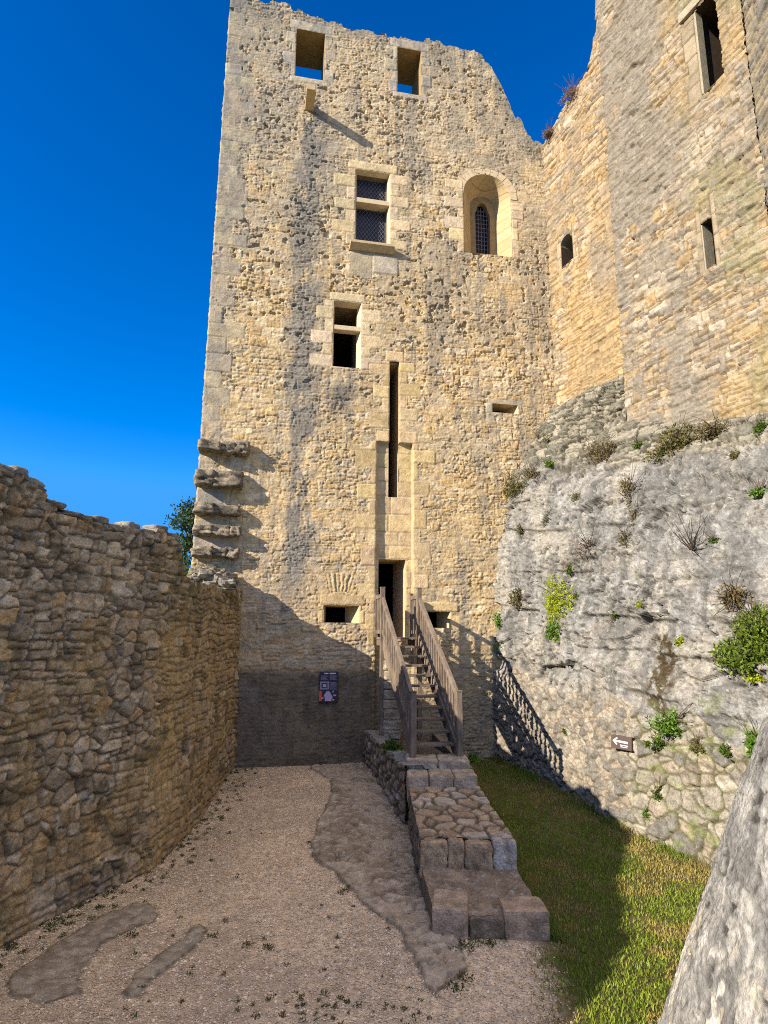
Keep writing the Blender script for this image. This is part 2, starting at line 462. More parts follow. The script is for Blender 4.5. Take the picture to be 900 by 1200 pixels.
    blocks += [(o[0] - .12, o[0] + .5, o[2] - .95, o[2] - .25, 'g'), (o[0] + .5, o[1] + .25, o[2] - .8, o[2] - .25, 'g')]
    jambs(OPEN['cross'], (.45, .62), lint=.25, lw=.1)
    jambs([SLOT[0], SLOT[1], RECESS[3], SLOT[3]], (.38, .6), lint=.3, lw=.12, kind='o')
    jambs([RECESS[0], RECESS[1], 3.0, RECESS[3]], (.32, .62), hh=(.34, .5), kind='o', top=False)
    blocks.append((RECESS[0] - .02, SLOT[0], RECESS[3], RECESS[3] + .3, 'o')); blocks.append((SLOT[1], RECESS[1] + .12, RECESS[3], RECESS[3] + .32, 'o'))
    jambs(OPEN['loop_right'], (.12, .2), lint=.14, lw=.14, kind='g')
    jambs(OPEN['loop_low_left'], (.1, .2), lint=.26, lw=.1, kind='o'); jambs(OPEN['loop_low_right'], (.1, .25), lint=.24, lw=.2, kind='o')
    ao = [ARCH_U[0] - .21, ARCH_U[1] + .21, ARCH_B, ARCH_S]
    for sd in (0, 1):
        v = ARCH_B - .02
        while v < ARCH_S + .2:
            h = g.uniform(.26, .4); w = g.uniform(.38, .6) if g.random() < .5 else .2
            u0 = ARCH_U[0] - w if sd == 0 else ARCH_U[1]
            blocks.append((u0, u0 + w, v, v + h, 'w')); v += h
    # stones of the recessed panel
    v = DOOR[3]
    while v < RECESS[3]:
        h = min(g.uniform(.34, .48), RECESS[3] - v + .001)
        s = g.uniform(.35, .65) * (RECESS[1] - RECESS[0]) + RECESS[0]
        blocks += [(RECESS[0], s, v, v + h, 'o'), (s, RECESS[1], v, v + h, 'o')]; v += h
    v = 3.0
    while v < DOOR[3]:
        h = min(.45, DOOR[3] - v + .001)
        blocks += [(RECESS[0], DOOR[0], v, v + h, 'o'), (DOOR[1], RECESS[1], v, v + h, 'o')]; v += h
    # relieving arch of upright stones above the lower loophole
    a0 = rect(372, 668, 424, 694)
    pal = {'q': (.45, .385, .28), 'w': (.63, .51, .34), 'g': (.48, .42, .32), 'o': (.58, .44, .245)}
    for (u0, u1, v0, v1, k) in blocks:
        i0, i1 = np.searchsorted(us, u0 - 1e-6), np.searchsorted(us, u1 + 1e-6); j0, j1 = np.searchsorted(vs, v0 - 1e-6), np.searchsorted(vs, v1 + 1e-6)
        if i1 - i0 < 2 or j1 - j0 < 2: continue
        uu, vv = U[j0:j1, i0:i1], V[j0:j1, i0:i1]
        jt = .012 * (fbm(uu / .1, vv / .1, 2) - .5)
        ee = np.minimum(np.minimum(uu - u0, u1 - uu) if u0 > UMIN else u1 - uu, np.minimum(vv - v0, v1 - vv)) + jt
        pr = sstep(0, .022, ee - .002)
        fade = sstep(-.02, .01, ee) * (1 if k != 'q' else g.uniform(.55, 1))
        hb = g.uniform(.006, .022)
        H[j0:j1, i0:i1] = H[j0:j1, i0:i1] * (1 - fade) + fade * (pr * hb + .010 * (fbm(uu / .05, vv / .05, 3, 7) - .5))
        cb = np.array(pal[k]) * g.uniform(.86, 1.1) * np.array([1, g.uniform(.97, 1.03), g.uniform(.88, 1.08)])
        cc = np.tile(cb, uu.shape + (1,)) * (.8 + .4 * fbm(uu / .25, vv / .25, 4, u0 * 5))[..., None]
        cc = mixc(cc, (.34, .27, .17), (1 - pr) * .6)
        if k in 'qg': cc = mixc(cc, (.24, .235, .22), sstep(.45, .65, fbm(uu / .3, vv / .5, 4, 71)) * .65)
        c[j0:j1, i0:i1] = c[j0:j1, i0:i1] * (1 - fade[..., None] * .93) + cc * fade[..., None] * .93
    # upright voussoirs
    cu, cv = (a0[0] + a0[1]) / 2, a0[2] - .95
    ang = np.arctan2(U - cu, V - cv); rr = np.hypot(U - cu, V - cv)
    inn = (rr > .95) & (rr < 1.42) & (np.abs(ang) < .27)
    fa = (ang / .085 + .9 * (fbm(U / .2, V / .2, 2) - .5)); ef = np.minimum(np.minimum(np.abs(fa - np.floor(fa)), np.abs(np.ceil(fa) - fa)) * .085 * rr, np.minimum(rr - .95, 1.42 - rr))
    pf = sstep(0, .03, ef - .006)
    H = np.where(inn, pf * (.012 + .016 * _tab[9, np.floor(fa).astype(int) & 255]) + .02 * rg, H)
    c = np.where(inn[..., None], mixc(np.tile(np.array([.57, .44, .25]), U.shape + (1,)) * (.8 + .35 * _tab[3, np.floor(fa).astype(int) & 255])[..., None], (.40, .30, .17), (1 - pf) * .7), c)
    # lower zone: old grey render and damp stone, darkened further to deepen its shade
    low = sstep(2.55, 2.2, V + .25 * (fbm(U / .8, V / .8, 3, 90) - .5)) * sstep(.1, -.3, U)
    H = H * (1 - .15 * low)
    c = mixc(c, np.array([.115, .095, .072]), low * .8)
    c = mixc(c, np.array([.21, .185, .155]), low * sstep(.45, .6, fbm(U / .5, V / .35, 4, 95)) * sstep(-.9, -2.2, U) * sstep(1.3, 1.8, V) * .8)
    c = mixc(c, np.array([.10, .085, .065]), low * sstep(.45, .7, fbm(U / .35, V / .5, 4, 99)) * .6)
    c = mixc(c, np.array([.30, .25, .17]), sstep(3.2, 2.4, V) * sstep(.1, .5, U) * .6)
    # drawbridge recess
    rec = (U > RECESS[0] + .001) & (U < RECESS[1] - .001) & (V < RECESS[3] - .001)
    H = np.where(rec, H - RD, H)
    H[:, 0] = 0
    # holes
    keep = np.ones((len(vs) - 1, len(us) - 1), bool)
    uc = (us[:-1] + us[1:])[None, :] / 2; vc = (vs[:-1] + vs[1:])[:, None] / 2
    for o in list(OPEN.values()) + [SLOT, DOOR]:
        keep &= ~((uc > o[0]) & (uc < o[1]) & (vc > o[2]) & (vc < o[3]))
    ah = (uc > ARCH_U[0]) & (uc < ARCH_U[1]) & (vc > ARCH_B) & ((vc < ARCH_S) | (np.hypot(uc - ARCH_C, vc - ARCH_S) < ARCH_R + .02))
    keep &= ~ah
    tops = keep_top(us)
    Vc = np.minimum(V, tops[None, :])
    over = V[:-1, :-1] >= np.maximum(tops[:-1], tops[1:])[None, :]
    keep &= ~over
    co = T0 + U[..., None] * TT - H[..., None] * TN; co[..., 2] = Vc
    F = grid_faces(len(vs), len(us))[keep.ravel()]
    # thickness on top
    nu = len(us); capn = np.array([0, .12, .3, .55, .8, 1.0, 1.2])
    cap = np.zeros((len(capn), nu, 3)); capc = np.zeros((len(capn), nu, 3))
    hz = H[np.clip(np.searchsorted(vs, tops), 0, len(vs) - 1), np.arange(nu)]
    for i, n in enumerate(capn):
        x = T0 + us[:, None] * TT + TN * (n if i else -hz[:, None])
        cap[i] = x; cap[i, :, 2] = tops - (0 if i == 0 else .25 * (fbm(us / .2, us * 0 + n * 3, 3) - .35) * min(1, n * 3))
        capc[i] = (.28, .25, .2)
    base = co.size // 3
    F2 = grid_faces(len(capn), nu) + base
    co = np.concatenate([co.reshape(-1, 3), cap.reshape(-1, 3)]); cl = np.concatenate([c.reshape(-1, 3), capc.reshape(-1, 3)])
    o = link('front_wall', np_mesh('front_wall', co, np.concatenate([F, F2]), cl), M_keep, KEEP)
    # inner face of the front wall
    us2 = snapped(UMIN, UMAX, .25, marks_u); us2 = np.unique(np.concatenate([us2, marks_u])); vs2 = np.unique(np.concatenate([np.linspace(-.3, 21, 60), marks_v]))
    U2, V2 = np.meshgrid(us2, vs2); t2 = np.interp(us2, _tx, _tz) - .1
    co2 = T0 + U2[..., None] * TT + 1.2 * TN; co2[..., 2] = np.minimum(V2, t2[None, :])
    uc = (us2[:-1] + us2[1:])[None, :] / 2; vc = (vs2[:-1] + vs2[1:])[:, None] / 2
    kp = V2[:-1, :-1] < np.maximum(t2[:-1], t2[1:])[None, :]
    for o2 in list(OPEN.values()) + [SLOT, DOOR]:
        kp &= ~((uc > o2[0]) & (uc < o2[1]) & (vc > o2[2]) & (vc < o2[3]))
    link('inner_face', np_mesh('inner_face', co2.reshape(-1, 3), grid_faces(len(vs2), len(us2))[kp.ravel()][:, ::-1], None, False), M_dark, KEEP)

keep_mesh()

# side and back walls, floors of the hollow keep
def side_wall():
    ns = np.linspace(0, 7.5, 120); vs = np.linspace(-.3, 20.4, 330)
    Nn, V = np.meshgrid(ns, vs)
    e, r, dx, dy = snecked(Nn, V, 31, .4, .26); p, H = relief(e, r, dx, dy, .04, .006)
    H[:, 0] = 0
    c = mixc(np.tile(np.array([.5, .41, .27]), Nn.shape + (1,)), (.3, .27, .22), sstep(.3, .8, r[1]))
    tp = 20.3 - .35 * ns + .2 * stepnoise(ns, 9, .4)
    co = T0 + UMIN * TT + Nn[..., None] * TN - H[..., None] * TT; co[..., 2] = np.minimum(V, tp[None, :])
    kp = V[:-1, :-1] < np.maximum(tp[:-1], tp[1:])[None, :]
    link('side_wall', np_mesh('side_wall', co.reshape(-1, 3), grid_faces(len(vs), len(ns))[kp.ravel()][:, ::-1], c.reshape(-1, 3)), M_keep, KEEP)
side_wall()
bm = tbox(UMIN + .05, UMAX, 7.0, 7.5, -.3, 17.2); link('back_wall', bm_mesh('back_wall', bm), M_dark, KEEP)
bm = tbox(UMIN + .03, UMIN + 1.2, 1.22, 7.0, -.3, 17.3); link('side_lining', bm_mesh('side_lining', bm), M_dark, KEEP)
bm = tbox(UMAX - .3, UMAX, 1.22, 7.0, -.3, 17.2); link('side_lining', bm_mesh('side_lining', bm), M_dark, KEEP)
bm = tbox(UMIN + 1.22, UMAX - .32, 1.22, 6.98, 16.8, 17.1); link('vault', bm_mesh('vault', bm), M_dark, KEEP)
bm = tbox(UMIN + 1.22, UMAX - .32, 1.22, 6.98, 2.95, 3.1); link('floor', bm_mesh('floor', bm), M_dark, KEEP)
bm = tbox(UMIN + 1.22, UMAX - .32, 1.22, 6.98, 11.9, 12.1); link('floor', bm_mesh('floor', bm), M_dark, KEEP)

def reveal(name, o, n0=-.006, n1=1.2, s=(0, 0, 0, 0), mat=None, th=.04, parent=None):
    """the four sides of an opening; s = splay inwards at the back (left, right, bottom, top)"""
    bm = bmesh.new()
    u0, u1, v0, v1 = o; a0, a1, b0, b1 = u0 + s[0], u1 - s[1], v0 + s[2], v1 - s[3]
    def quad(f, g):   # front corners/back corners, solid slab
        hexa(bm, f + g)
    P = TP
    hexa(bm, [P(u0 - th, n0, v0 - th), P(u0, n0, v0), P(a0, n1, b0), P(u0 - th, n1, v0 - th), P(u0 - th, n0, v1 + th), P(u0, n0, v1), P(a0, n1, b1), P(u0 - th, n1, v1 + th)])
    hexa(bm, [P(u1, n0, v0), P(u1 + th, n0, v0 - th), P(u1 + th, n1, v0 - th), P(a1, n1, b0), P(u1, n0, v1), P(u1 + th, n0, v1 + th), P(u1 + th, n1, v1 + th), P(a1, n1, b1)])
    hexa(bm, [P(u0, n0, v1), P(u1, n0, v1), P(a1, n1, b1), P(a0, n1, b1), P(u0 - th, n0, v1 + th), P(u1 + th, n0, v1 + th), P(u1 + th, n1, v1 + th), P(u0 - th, n1, v1 + th)])
    hexa(bm, [P(u0 - th, n0, v0 - th), P(u1 + th, n0, v0 - th), P(u1 + th, n1, v0 - th), P(u0 - th, n1, v0 - th), P(u0, n0, v0), P(u1, n0, v0), P(a1, n1, b0), P(a0, n1, b0)])
    return link(name, bm_mesh(name, bm), mat or M_ash, parent if parent is not None else KEEP)

M_soff = stone_mat('shade_toned_reveal', .35, 50, .25, tint=(.33, .235, .12))  # tint lowered so soffits and niche back look shaded
reveal('window', OPEN['top_left'], mat=M_soff); reveal('window', OPEN['top_right'], mat=M_soff)
# glazed window with stone transom
o = OPEN['glazed']
W = reveal('window', o, n1=.16, s=(.05, .05, .0, .05), mat=M_ashw)
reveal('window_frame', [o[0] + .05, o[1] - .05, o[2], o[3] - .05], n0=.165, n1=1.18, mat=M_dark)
zt = tw(437, 235)[1]
bm = tbox(o[0] - .01, o[1] + .01, .01, .36, zt - .09, zt + .05); t_ = link('transom', bm_mesh('transom', bm, .01), M_ashw, KEEP)
bm = bmesh.new()
prof = [(-.20, .0), (-.20, -.07), (-.05, -.20), (.02, -.20), (.02, .0)]
ua, ub = o[0] - .13, o[1] + .11
va = [bm.verts.new(TP(ua, n, o[2] + z)) for n, z in prof]; vb = [bm.verts.new(TP(ub, n, o[2] + z)) for n, z in prof]
bm.faces.new(va); bm.faces.new(vb[::-1])
for i in range(5): bm.faces.new([va[i], vb[i], vb[(i + 1) % 5], va[(i + 1) % 5]])
link('window_sill', bm_mesh('window_sill', bm), M_ash, KEEP)
def leaded(u0, u1, v0, v1, n):
    bm = tbox(u0, u1, n, n + .02, v0, v1); pane = link('window_pane', bm_mesh('window_pane', bm), M_glass, KEEP)
    bm = bmesh.new(); s = .15; w = .011
    for sg in (1, -1):
        k = -40
        while k < 40:
            pts = []
            a = k * s
            # line v - v0 = sg*1.45*(u-u0) + a
            for (uu) in np.linspace(u0, u1, 60):
                vv = v0 + sg * 1.45 * (uu - u0) + a
                if v0 <= vv <= v1: pts.append((uu, vv))
            if len(pts) > 2:
                bar(bm, TP(pts[0][0], n - .006, pts[0][1]), TP(pts[-1][0], n - .006, pts[-1][1]), w, .01, up=TN)
            k += 1
    for a, b in (((u0, v0), (u1, v0)), ((u0, v1), (u1, v1)), ((u0, v0), (u0, v1)), ((u1, v0), (u1, v1))):
        bar(bm, TP(a[0], n - .008, a[1]), TP(b[0], n - .008, b[1]), .03, .016, up=TN)
    lt = link('lead_lattice', bm_mesh('lead_lattice', bm), M_lead, pane)
    lt.parent = pane; lt.matrix_parent_inverse = pane.matrix_world.inverted() if False else Matrix.Identity(4)
    return pane
leaded(o[0] + .07, o[1] - .07, o[2] + .02, zt - .11, .30); leaded(o[0] + .07, o[1] - .07, zt + .07, o[3] - .07, .30)
# window with plain stone cross bar
o = OPEN['cross']; zt = tw(408, 384)[1]
reveal('window', o, n1=.22, s=(.05, .09, 0, .06), mat=M_ashw)
reveal('window_frame', [o[0] + .05, o[1] - .09, o[2], o[3] - .06], n0=.225, n1=1.18, mat=M_dark)
bm = tbox(o[0] - .01, o[1] + .01, .01, .24, zt - .07, zt + .06); link('transom', bm_mesh('transom', bm, .015), M_ashw, KEEP)
# loopholes
reveal('loophole', OPEN['loop_right'], n1=.55, s=(0, .24, 0, 0), mat=M_ash)
reveal('loophole', OPEN['loop_low_left'], n1=.55, s=(.1, .28, 0, 0.03), mat=M_ash)
reveal('loophole', OPEN['loop_low_right'], n1=.55, s=(0, .2, 0, 0), mat=M_ash)
# drawbridge slot and door
reveal('drawbridge_slot', [SLOT[0], SLOT[1], SLOT[2], SLOT[3]], n0=RD + .0, n1=1.2, mat=M_ash, th=.03)
for (a, b) in ((SLOT[0] - .03, SLOT[0]), (SLOT[1], SLOT[1] + .03)):
    link('slot_cheek', bm_mesh('slot_cheek', tbox(a, b, .004, RD - .001, RECESS[3] + .002, SLOT[3])), M_ash, KEEP)
for ab in ((RECESS[0] + .002, SLOT[0] - .001), (SLOT[1] + .001, RECESS[1] - .002)):
    link('recess_lintel', bm_mesh('recess_lintel', tbox(*ab, .02, RD - .002, RECESS[3] - .003, RECESS[3] + .05)), M_ash, KEEP)
reveal('doorway', DOOR, n0=RD - .01, n1=1.2, s=(0, .10, 0, 0), mat=M_ash)

# arched niche with lancet
def arch_pts(r, cu, cv, base, n):
    pts = [(cu - r, base)]
    for i in range(n + 1):
        a = math.pi - math.pi * i / n
        pts.append((cu + r * math.cos(a), cv + r * math.sin(a)))
    return pts + [(cu + r, base)]
def niche():
    D = .52; n = 22
    f = arch_pts(ARCH_R, ARCH_C, ARCH_S, ARCH_B, n)
    bl, br = tw(553, 280, D)[0], tw(578, 280, D)[0]
    rb = (br - bl) / 2 + .06; cb = (bl + br) / 2 + .02
    b = arch_pts(rb, cb, ARCH_S + ARCH_R - rb - .32, ARCH_B, n)
    bm = bmesh.new()
    vf = [bm.verts.new(TP(p[0], -.012, p[1])) for p in f]; vb = [bm.verts.new(TP(p[0], D, p[1])) for p in b]
    for i in range(len(f) - 1): bm.faces.new([vf[i], vf[i + 1], vb[i + 1], vb[i]])
    bm.faces.new([vf[0], vb[0], vb[-1], vf[-1]])          # sill
    root = link('arched_window', bm_mesh('arched_window', bm), M_niche, KEEP)
    # back of the niche with the lancet cut out
    bm = bmesh.new()
    lw = rb * .60; lc = cb - .02; lb = ARCH_B + .02; ls = tw(562, 252, D)[1]
    m = 36
    def lancet(a):      # trefoil head, a from pi to 0
        rr = lw * (1 + .10 * math.cos(3 * (a - math.pi / 2)) + .55 * max(0, math.sin(a)) ** 6)
        return (lc + rr * math.cos(a), ls + rr * math.sin(a) * 1.05)
    inner = [(lc - lw * .92, lb)] + [lancet(math.pi - math.pi * i / m) for i in range(m + 1)] + [(lc + lw * .92, lb)]
    outer = arch_pts(rb + .01, cb, ARCH_S + ARCH_R - rb - .32, ARCH_B - .02, m)
    for dn in (0, .14):
        pass
    vi = [bm.verts.new(TP(p[0], D - .02, p[1])) for p in inner]; vo = [bm.verts.new(TP(p[0], D - .005, p[1])) for p in outer]
    vi2 = [bm.verts.new(TP(p[0], D + .16, p[1])) for p in inner]
    for i in range(len(inner) - 1):
        bm.faces.new([vo[i], vo[i + 1], vi[i + 1], vi[i]]); bm.faces.new([vi[i], vi[i + 1], vi2[i + 1], vi2[i]])
    link('lancet_tracery', bm_mesh('lancet_tracery', bm), M_soff, KEEP)
    bm = bmesh.new()
    for k in range(-2, 3): bar(bm, TP(lc + k * lw * .38, D + .1, lb), TP(lc + k * lw * .38, D + .1, ls + lw * 1.3), .018, .018, up=TN)
    zz = lb
    while zz < ls + lw: bar(bm, TP(lc - lw, D + .1, zz), TP(lc + lw, D + .1, zz), .018, .018, up=TN); zz += .14
    link('iron_grille', bm_mesh('iron_grille', bm), M_lead, KEEP)
    bm = tbox(lc - lw * 1.4, lc + lw * 1.4, D + .2, D + .22, lb - .1, ls + lw * 1.9); link('window_pane', bm_mesh('window_pane', bm), M_glass, KEEP)
    # voussoir ring
    g = np.random.default_rng(8); nv = 11
    cos, fs, cs, bs = [], [], [], 0
    bm = bmesh.new()
    for i in range(nv):
        a0 = math.pi - math.pi * i / nv - .008; a1 = math.pi - math.pi * (i + 1) / nv + .008
        pr = .012 + g.uniform(0, .012); ro = ARCH_R + g.uniform(.19, .26)
        sub = 4
        for s in range(sub):
            b0 = a0 + (a1 - a0) * s / sub; b1 = a0 + (a1 - a0) * (s + 1) / sub
            q = lambda r, a, n: TP(ARCH_C + r * math.cos(a), n, ARCH_S + r * math.sin(a))
            hexa(bm, [q(ARCH_R, b0, -pr), q(ARCH_R, b1, -pr), q(ARCH_R, b1, .05), q(ARCH_R, b0, .05), q(ro, b0, -pr), q(ro, b1, -pr), q(ro, b1, .05), q(ro, b0, .05)])
    bmesh.ops.remove_doubles(bm, verts=bm.verts, dist=.0005)
    link('arch_ring', bm_mesh('arch_ring', bm), M_ashw, KEEP)

def block_mat(name, tint, bw=.42, bh=.3):
    m = stone_mat(name, .3, 55, .16, tint=tint)
    N = m.node_tree.nodes; L = m.node_tree.links
    geo = N.new('ShaderNodeTexCoord'); sp = N.new('ShaderNodeSeparateXYZ'); L.new(geo.outputs['Object'], sp.inputs[0])
    cb = N.new('ShaderNodeCombineXYZ'); ad = N.new('ShaderNodeMath'); L.new(sp.outputs['X'], ad.inputs[0]); L.new(sp.outputs['Y'], ad.inputs[1])
    L.new(ad.outputs[0], cb.inputs['X']); L.new(sp.outputs['Z'], cb.inputs['Y'])
    br = N.new('ShaderNodeTexBrick'); br.inputs['Scale'].default_value = 1; br.inputs['Brick Width'].default_value = bw; br.inputs['Row Height'].default_value = bh
    br.inputs['Mortar Size'].default_value = .008; br.inputs['Color1'].default_value = (1, 1, 1, 1); br.inputs['Color2'].default_value = (.86, .84, .8, 1); br.inputs['Mortar'].default_value = (.6, .53, .43, 1)
    L.new(cb.outputs[0], br.inputs['Vector'])
    b = N['Principled BSDF']; src = b.inputs['Base Color'].links[0].from_socket
    mx = N.new('ShaderNodeMix'); mx.data_type = 'RGBA'; mx.blend_type = 'MULTIPLY'; mx.inputs['Factor'].default_value = 1
    L.new(src, mx.inputs['A']); L.new(br.outputs['Color'], mx.inputs['B']); L.new(mx.outputs['Result'], b.inputs['Base Color'])
    return m
M_niche = block_mat('niche_blocks', (.50, .39, .23), .5, .33)
niche()

# stone spout high on the face
bm = bmesh.new()
ru, rv = tw(362.5, 128)
w = .12
hexa(bm, [TP(ru - w, .0, rv - .07), TP(ru + w, .0, rv - .07), TP(ru + w, -.72, rv - .07), TP(ru - w, -.72, rv - .07), TP(ru - w, .0, rv + .13), TP(ru + w, .0, rv + .13), TP(ru + w, -.72, rv + .11), TP(ru - w, -.72, rv + .11)])
link('stone_spout', bm_mesh('stone_spout', bm, .012), M_ash, KEEP)

# toothing stones left where a wall was bonded to the keep
g = np.random.default_rng(4)
Zax = np.stack([TT, TN, [0, 0, 1]], 1)
for (y0, y1, x0, x1) in ((516, 533, 233.5, 291), (552, 571, 230.5, 283), (589, 603, 228.5, 280), (614, 628, 227.5, 281), (640, 653, 225.5, 279)):
    ua, zb = tw(x0, y1); ub, _ = tw(x1, y1); _, zt = tw((x0 + x1) / 2, y0)
    splits = [0, g.uniform(.36, .45), g.uniform(.7, .8), 1] if y0 > 600 or y0 < 520 else [0, g.uniform(.36, .46), 1]
    for a, b in zip(splits[:-1], splits[1:]):
        u0, u1 = ua + (ub - ua) * a, ua + (ub - ua) * b; dep = .62 + g.uniform(-.1, .08)
        pr = dep * .55 if a == 0 else dep * g.uniform(.33, .5); hh = (zt - zb) * g.uniform(.62, .85)
        q, f, c = stone((u1 - u0 + .02, dep, hh), int(g.integers(999)), 14, .13, 9, ((.32, .265, .19), (.11, .095, .07)), rot=Zax, loc=TP((u0 + u1) / 2, -pr + dep / 2, (zb + zt) / 2 - .03))
        link('toothing_stone', np_mesh('toothing_stone', q, f, c, True), M_wall, KEEP)

# ------------------------------------------------------------------ 2. rubble wall on the left
LWALL = empty('rubble_wall', (-3.6, 10, 0), 'old grey brown rubble wall along the left side of the yard', 'wall')
_lp = np.array([(-4.35, .2), (-4.3, 2.0), (-4.36, 5.2), (-4.20, 6.6), (-3.98, 7.6), (-3.66, 8.55), (-3.38, 9.2), (-3.25, 9.8), (-3.24, 10.5), (-3.27, 12), (-3.31, 13.4), (-3.34, 14.42)])
# resample smoothly
_t = np.concatenate([[0], np.cumsum(np.hypot(*np.diff(_lp, axis=0).T))])
_tf = np.linspace(0, _t[-1], 400)
_lx, _ly = np.interp(_tf, _t, _lp[:, 0]), np.interp(_tf, _t, _lp[:, 1])
for _ in range(60):
    _lx[1:-1] = (_lx[:-2] + 2 * _lx[1:-1] + _lx[2:]) / 4; _ly[1:-1] = (_ly[:-2] + 2 * _ly[1:-1] + _ly[2:]) / 4
_s = np.concatenate([[0], np.cumsum(np.hypot(np.diff(_lx), np.diff(_ly)))])
LLEN = _s[-1]
def lpos(s):
    x, y = np.interp(s, _s, _lx), np.interp(s, _s, _ly)
    e = .05
    tx = np.interp(s + e, _s, _lx) - np.interp(s - e, _s, _lx); ty = np.interp(s + e, _s, _ly) - np.interp(s - e, _s, _ly)
    l = np.hypot(tx, ty)
    return x, y, ty / l, -tx / l          # position, normal into the yard
def s_at_y(y): return np.interp(y, _ly, _s)
# top heights against the wall's own y
_ltop = [(0, 2.6), (1.7, 2.9), (2.12, 3.4), (2.25, 3.62), (2.56, 3.86), (2.9, 4.1), (3.53, 4.22), (3.95, 4.31), (4.5, 4.55), (5.2, 4.85), (5.8, 4.98), (6.3, 4.98), (6.6, 4.97), (7.10, 4.95), (7.18, 4.88), (7.3, 4.84), (7.34, 4.72), (7.7, 4.70), (8.6, 4.74), (9.3, 4.72), (9.60, 4.68), (9.78, 4.5), (9.9, 4.3), (10.0, 4.16), (10.6, 4.1), (12, 4.12), (13.4, 4.2), (14.5, 4.25)]
_lts = np.array([s_at_y(a) for a, b in _ltop]); _ltz = np.array([b for a, b in _ltop])
def ltop(s): return np.interp(s, _lts, _ltz) + .10 * stepnoise(s, 13, .23) + .05 * stepnoise(s, 14, .5)

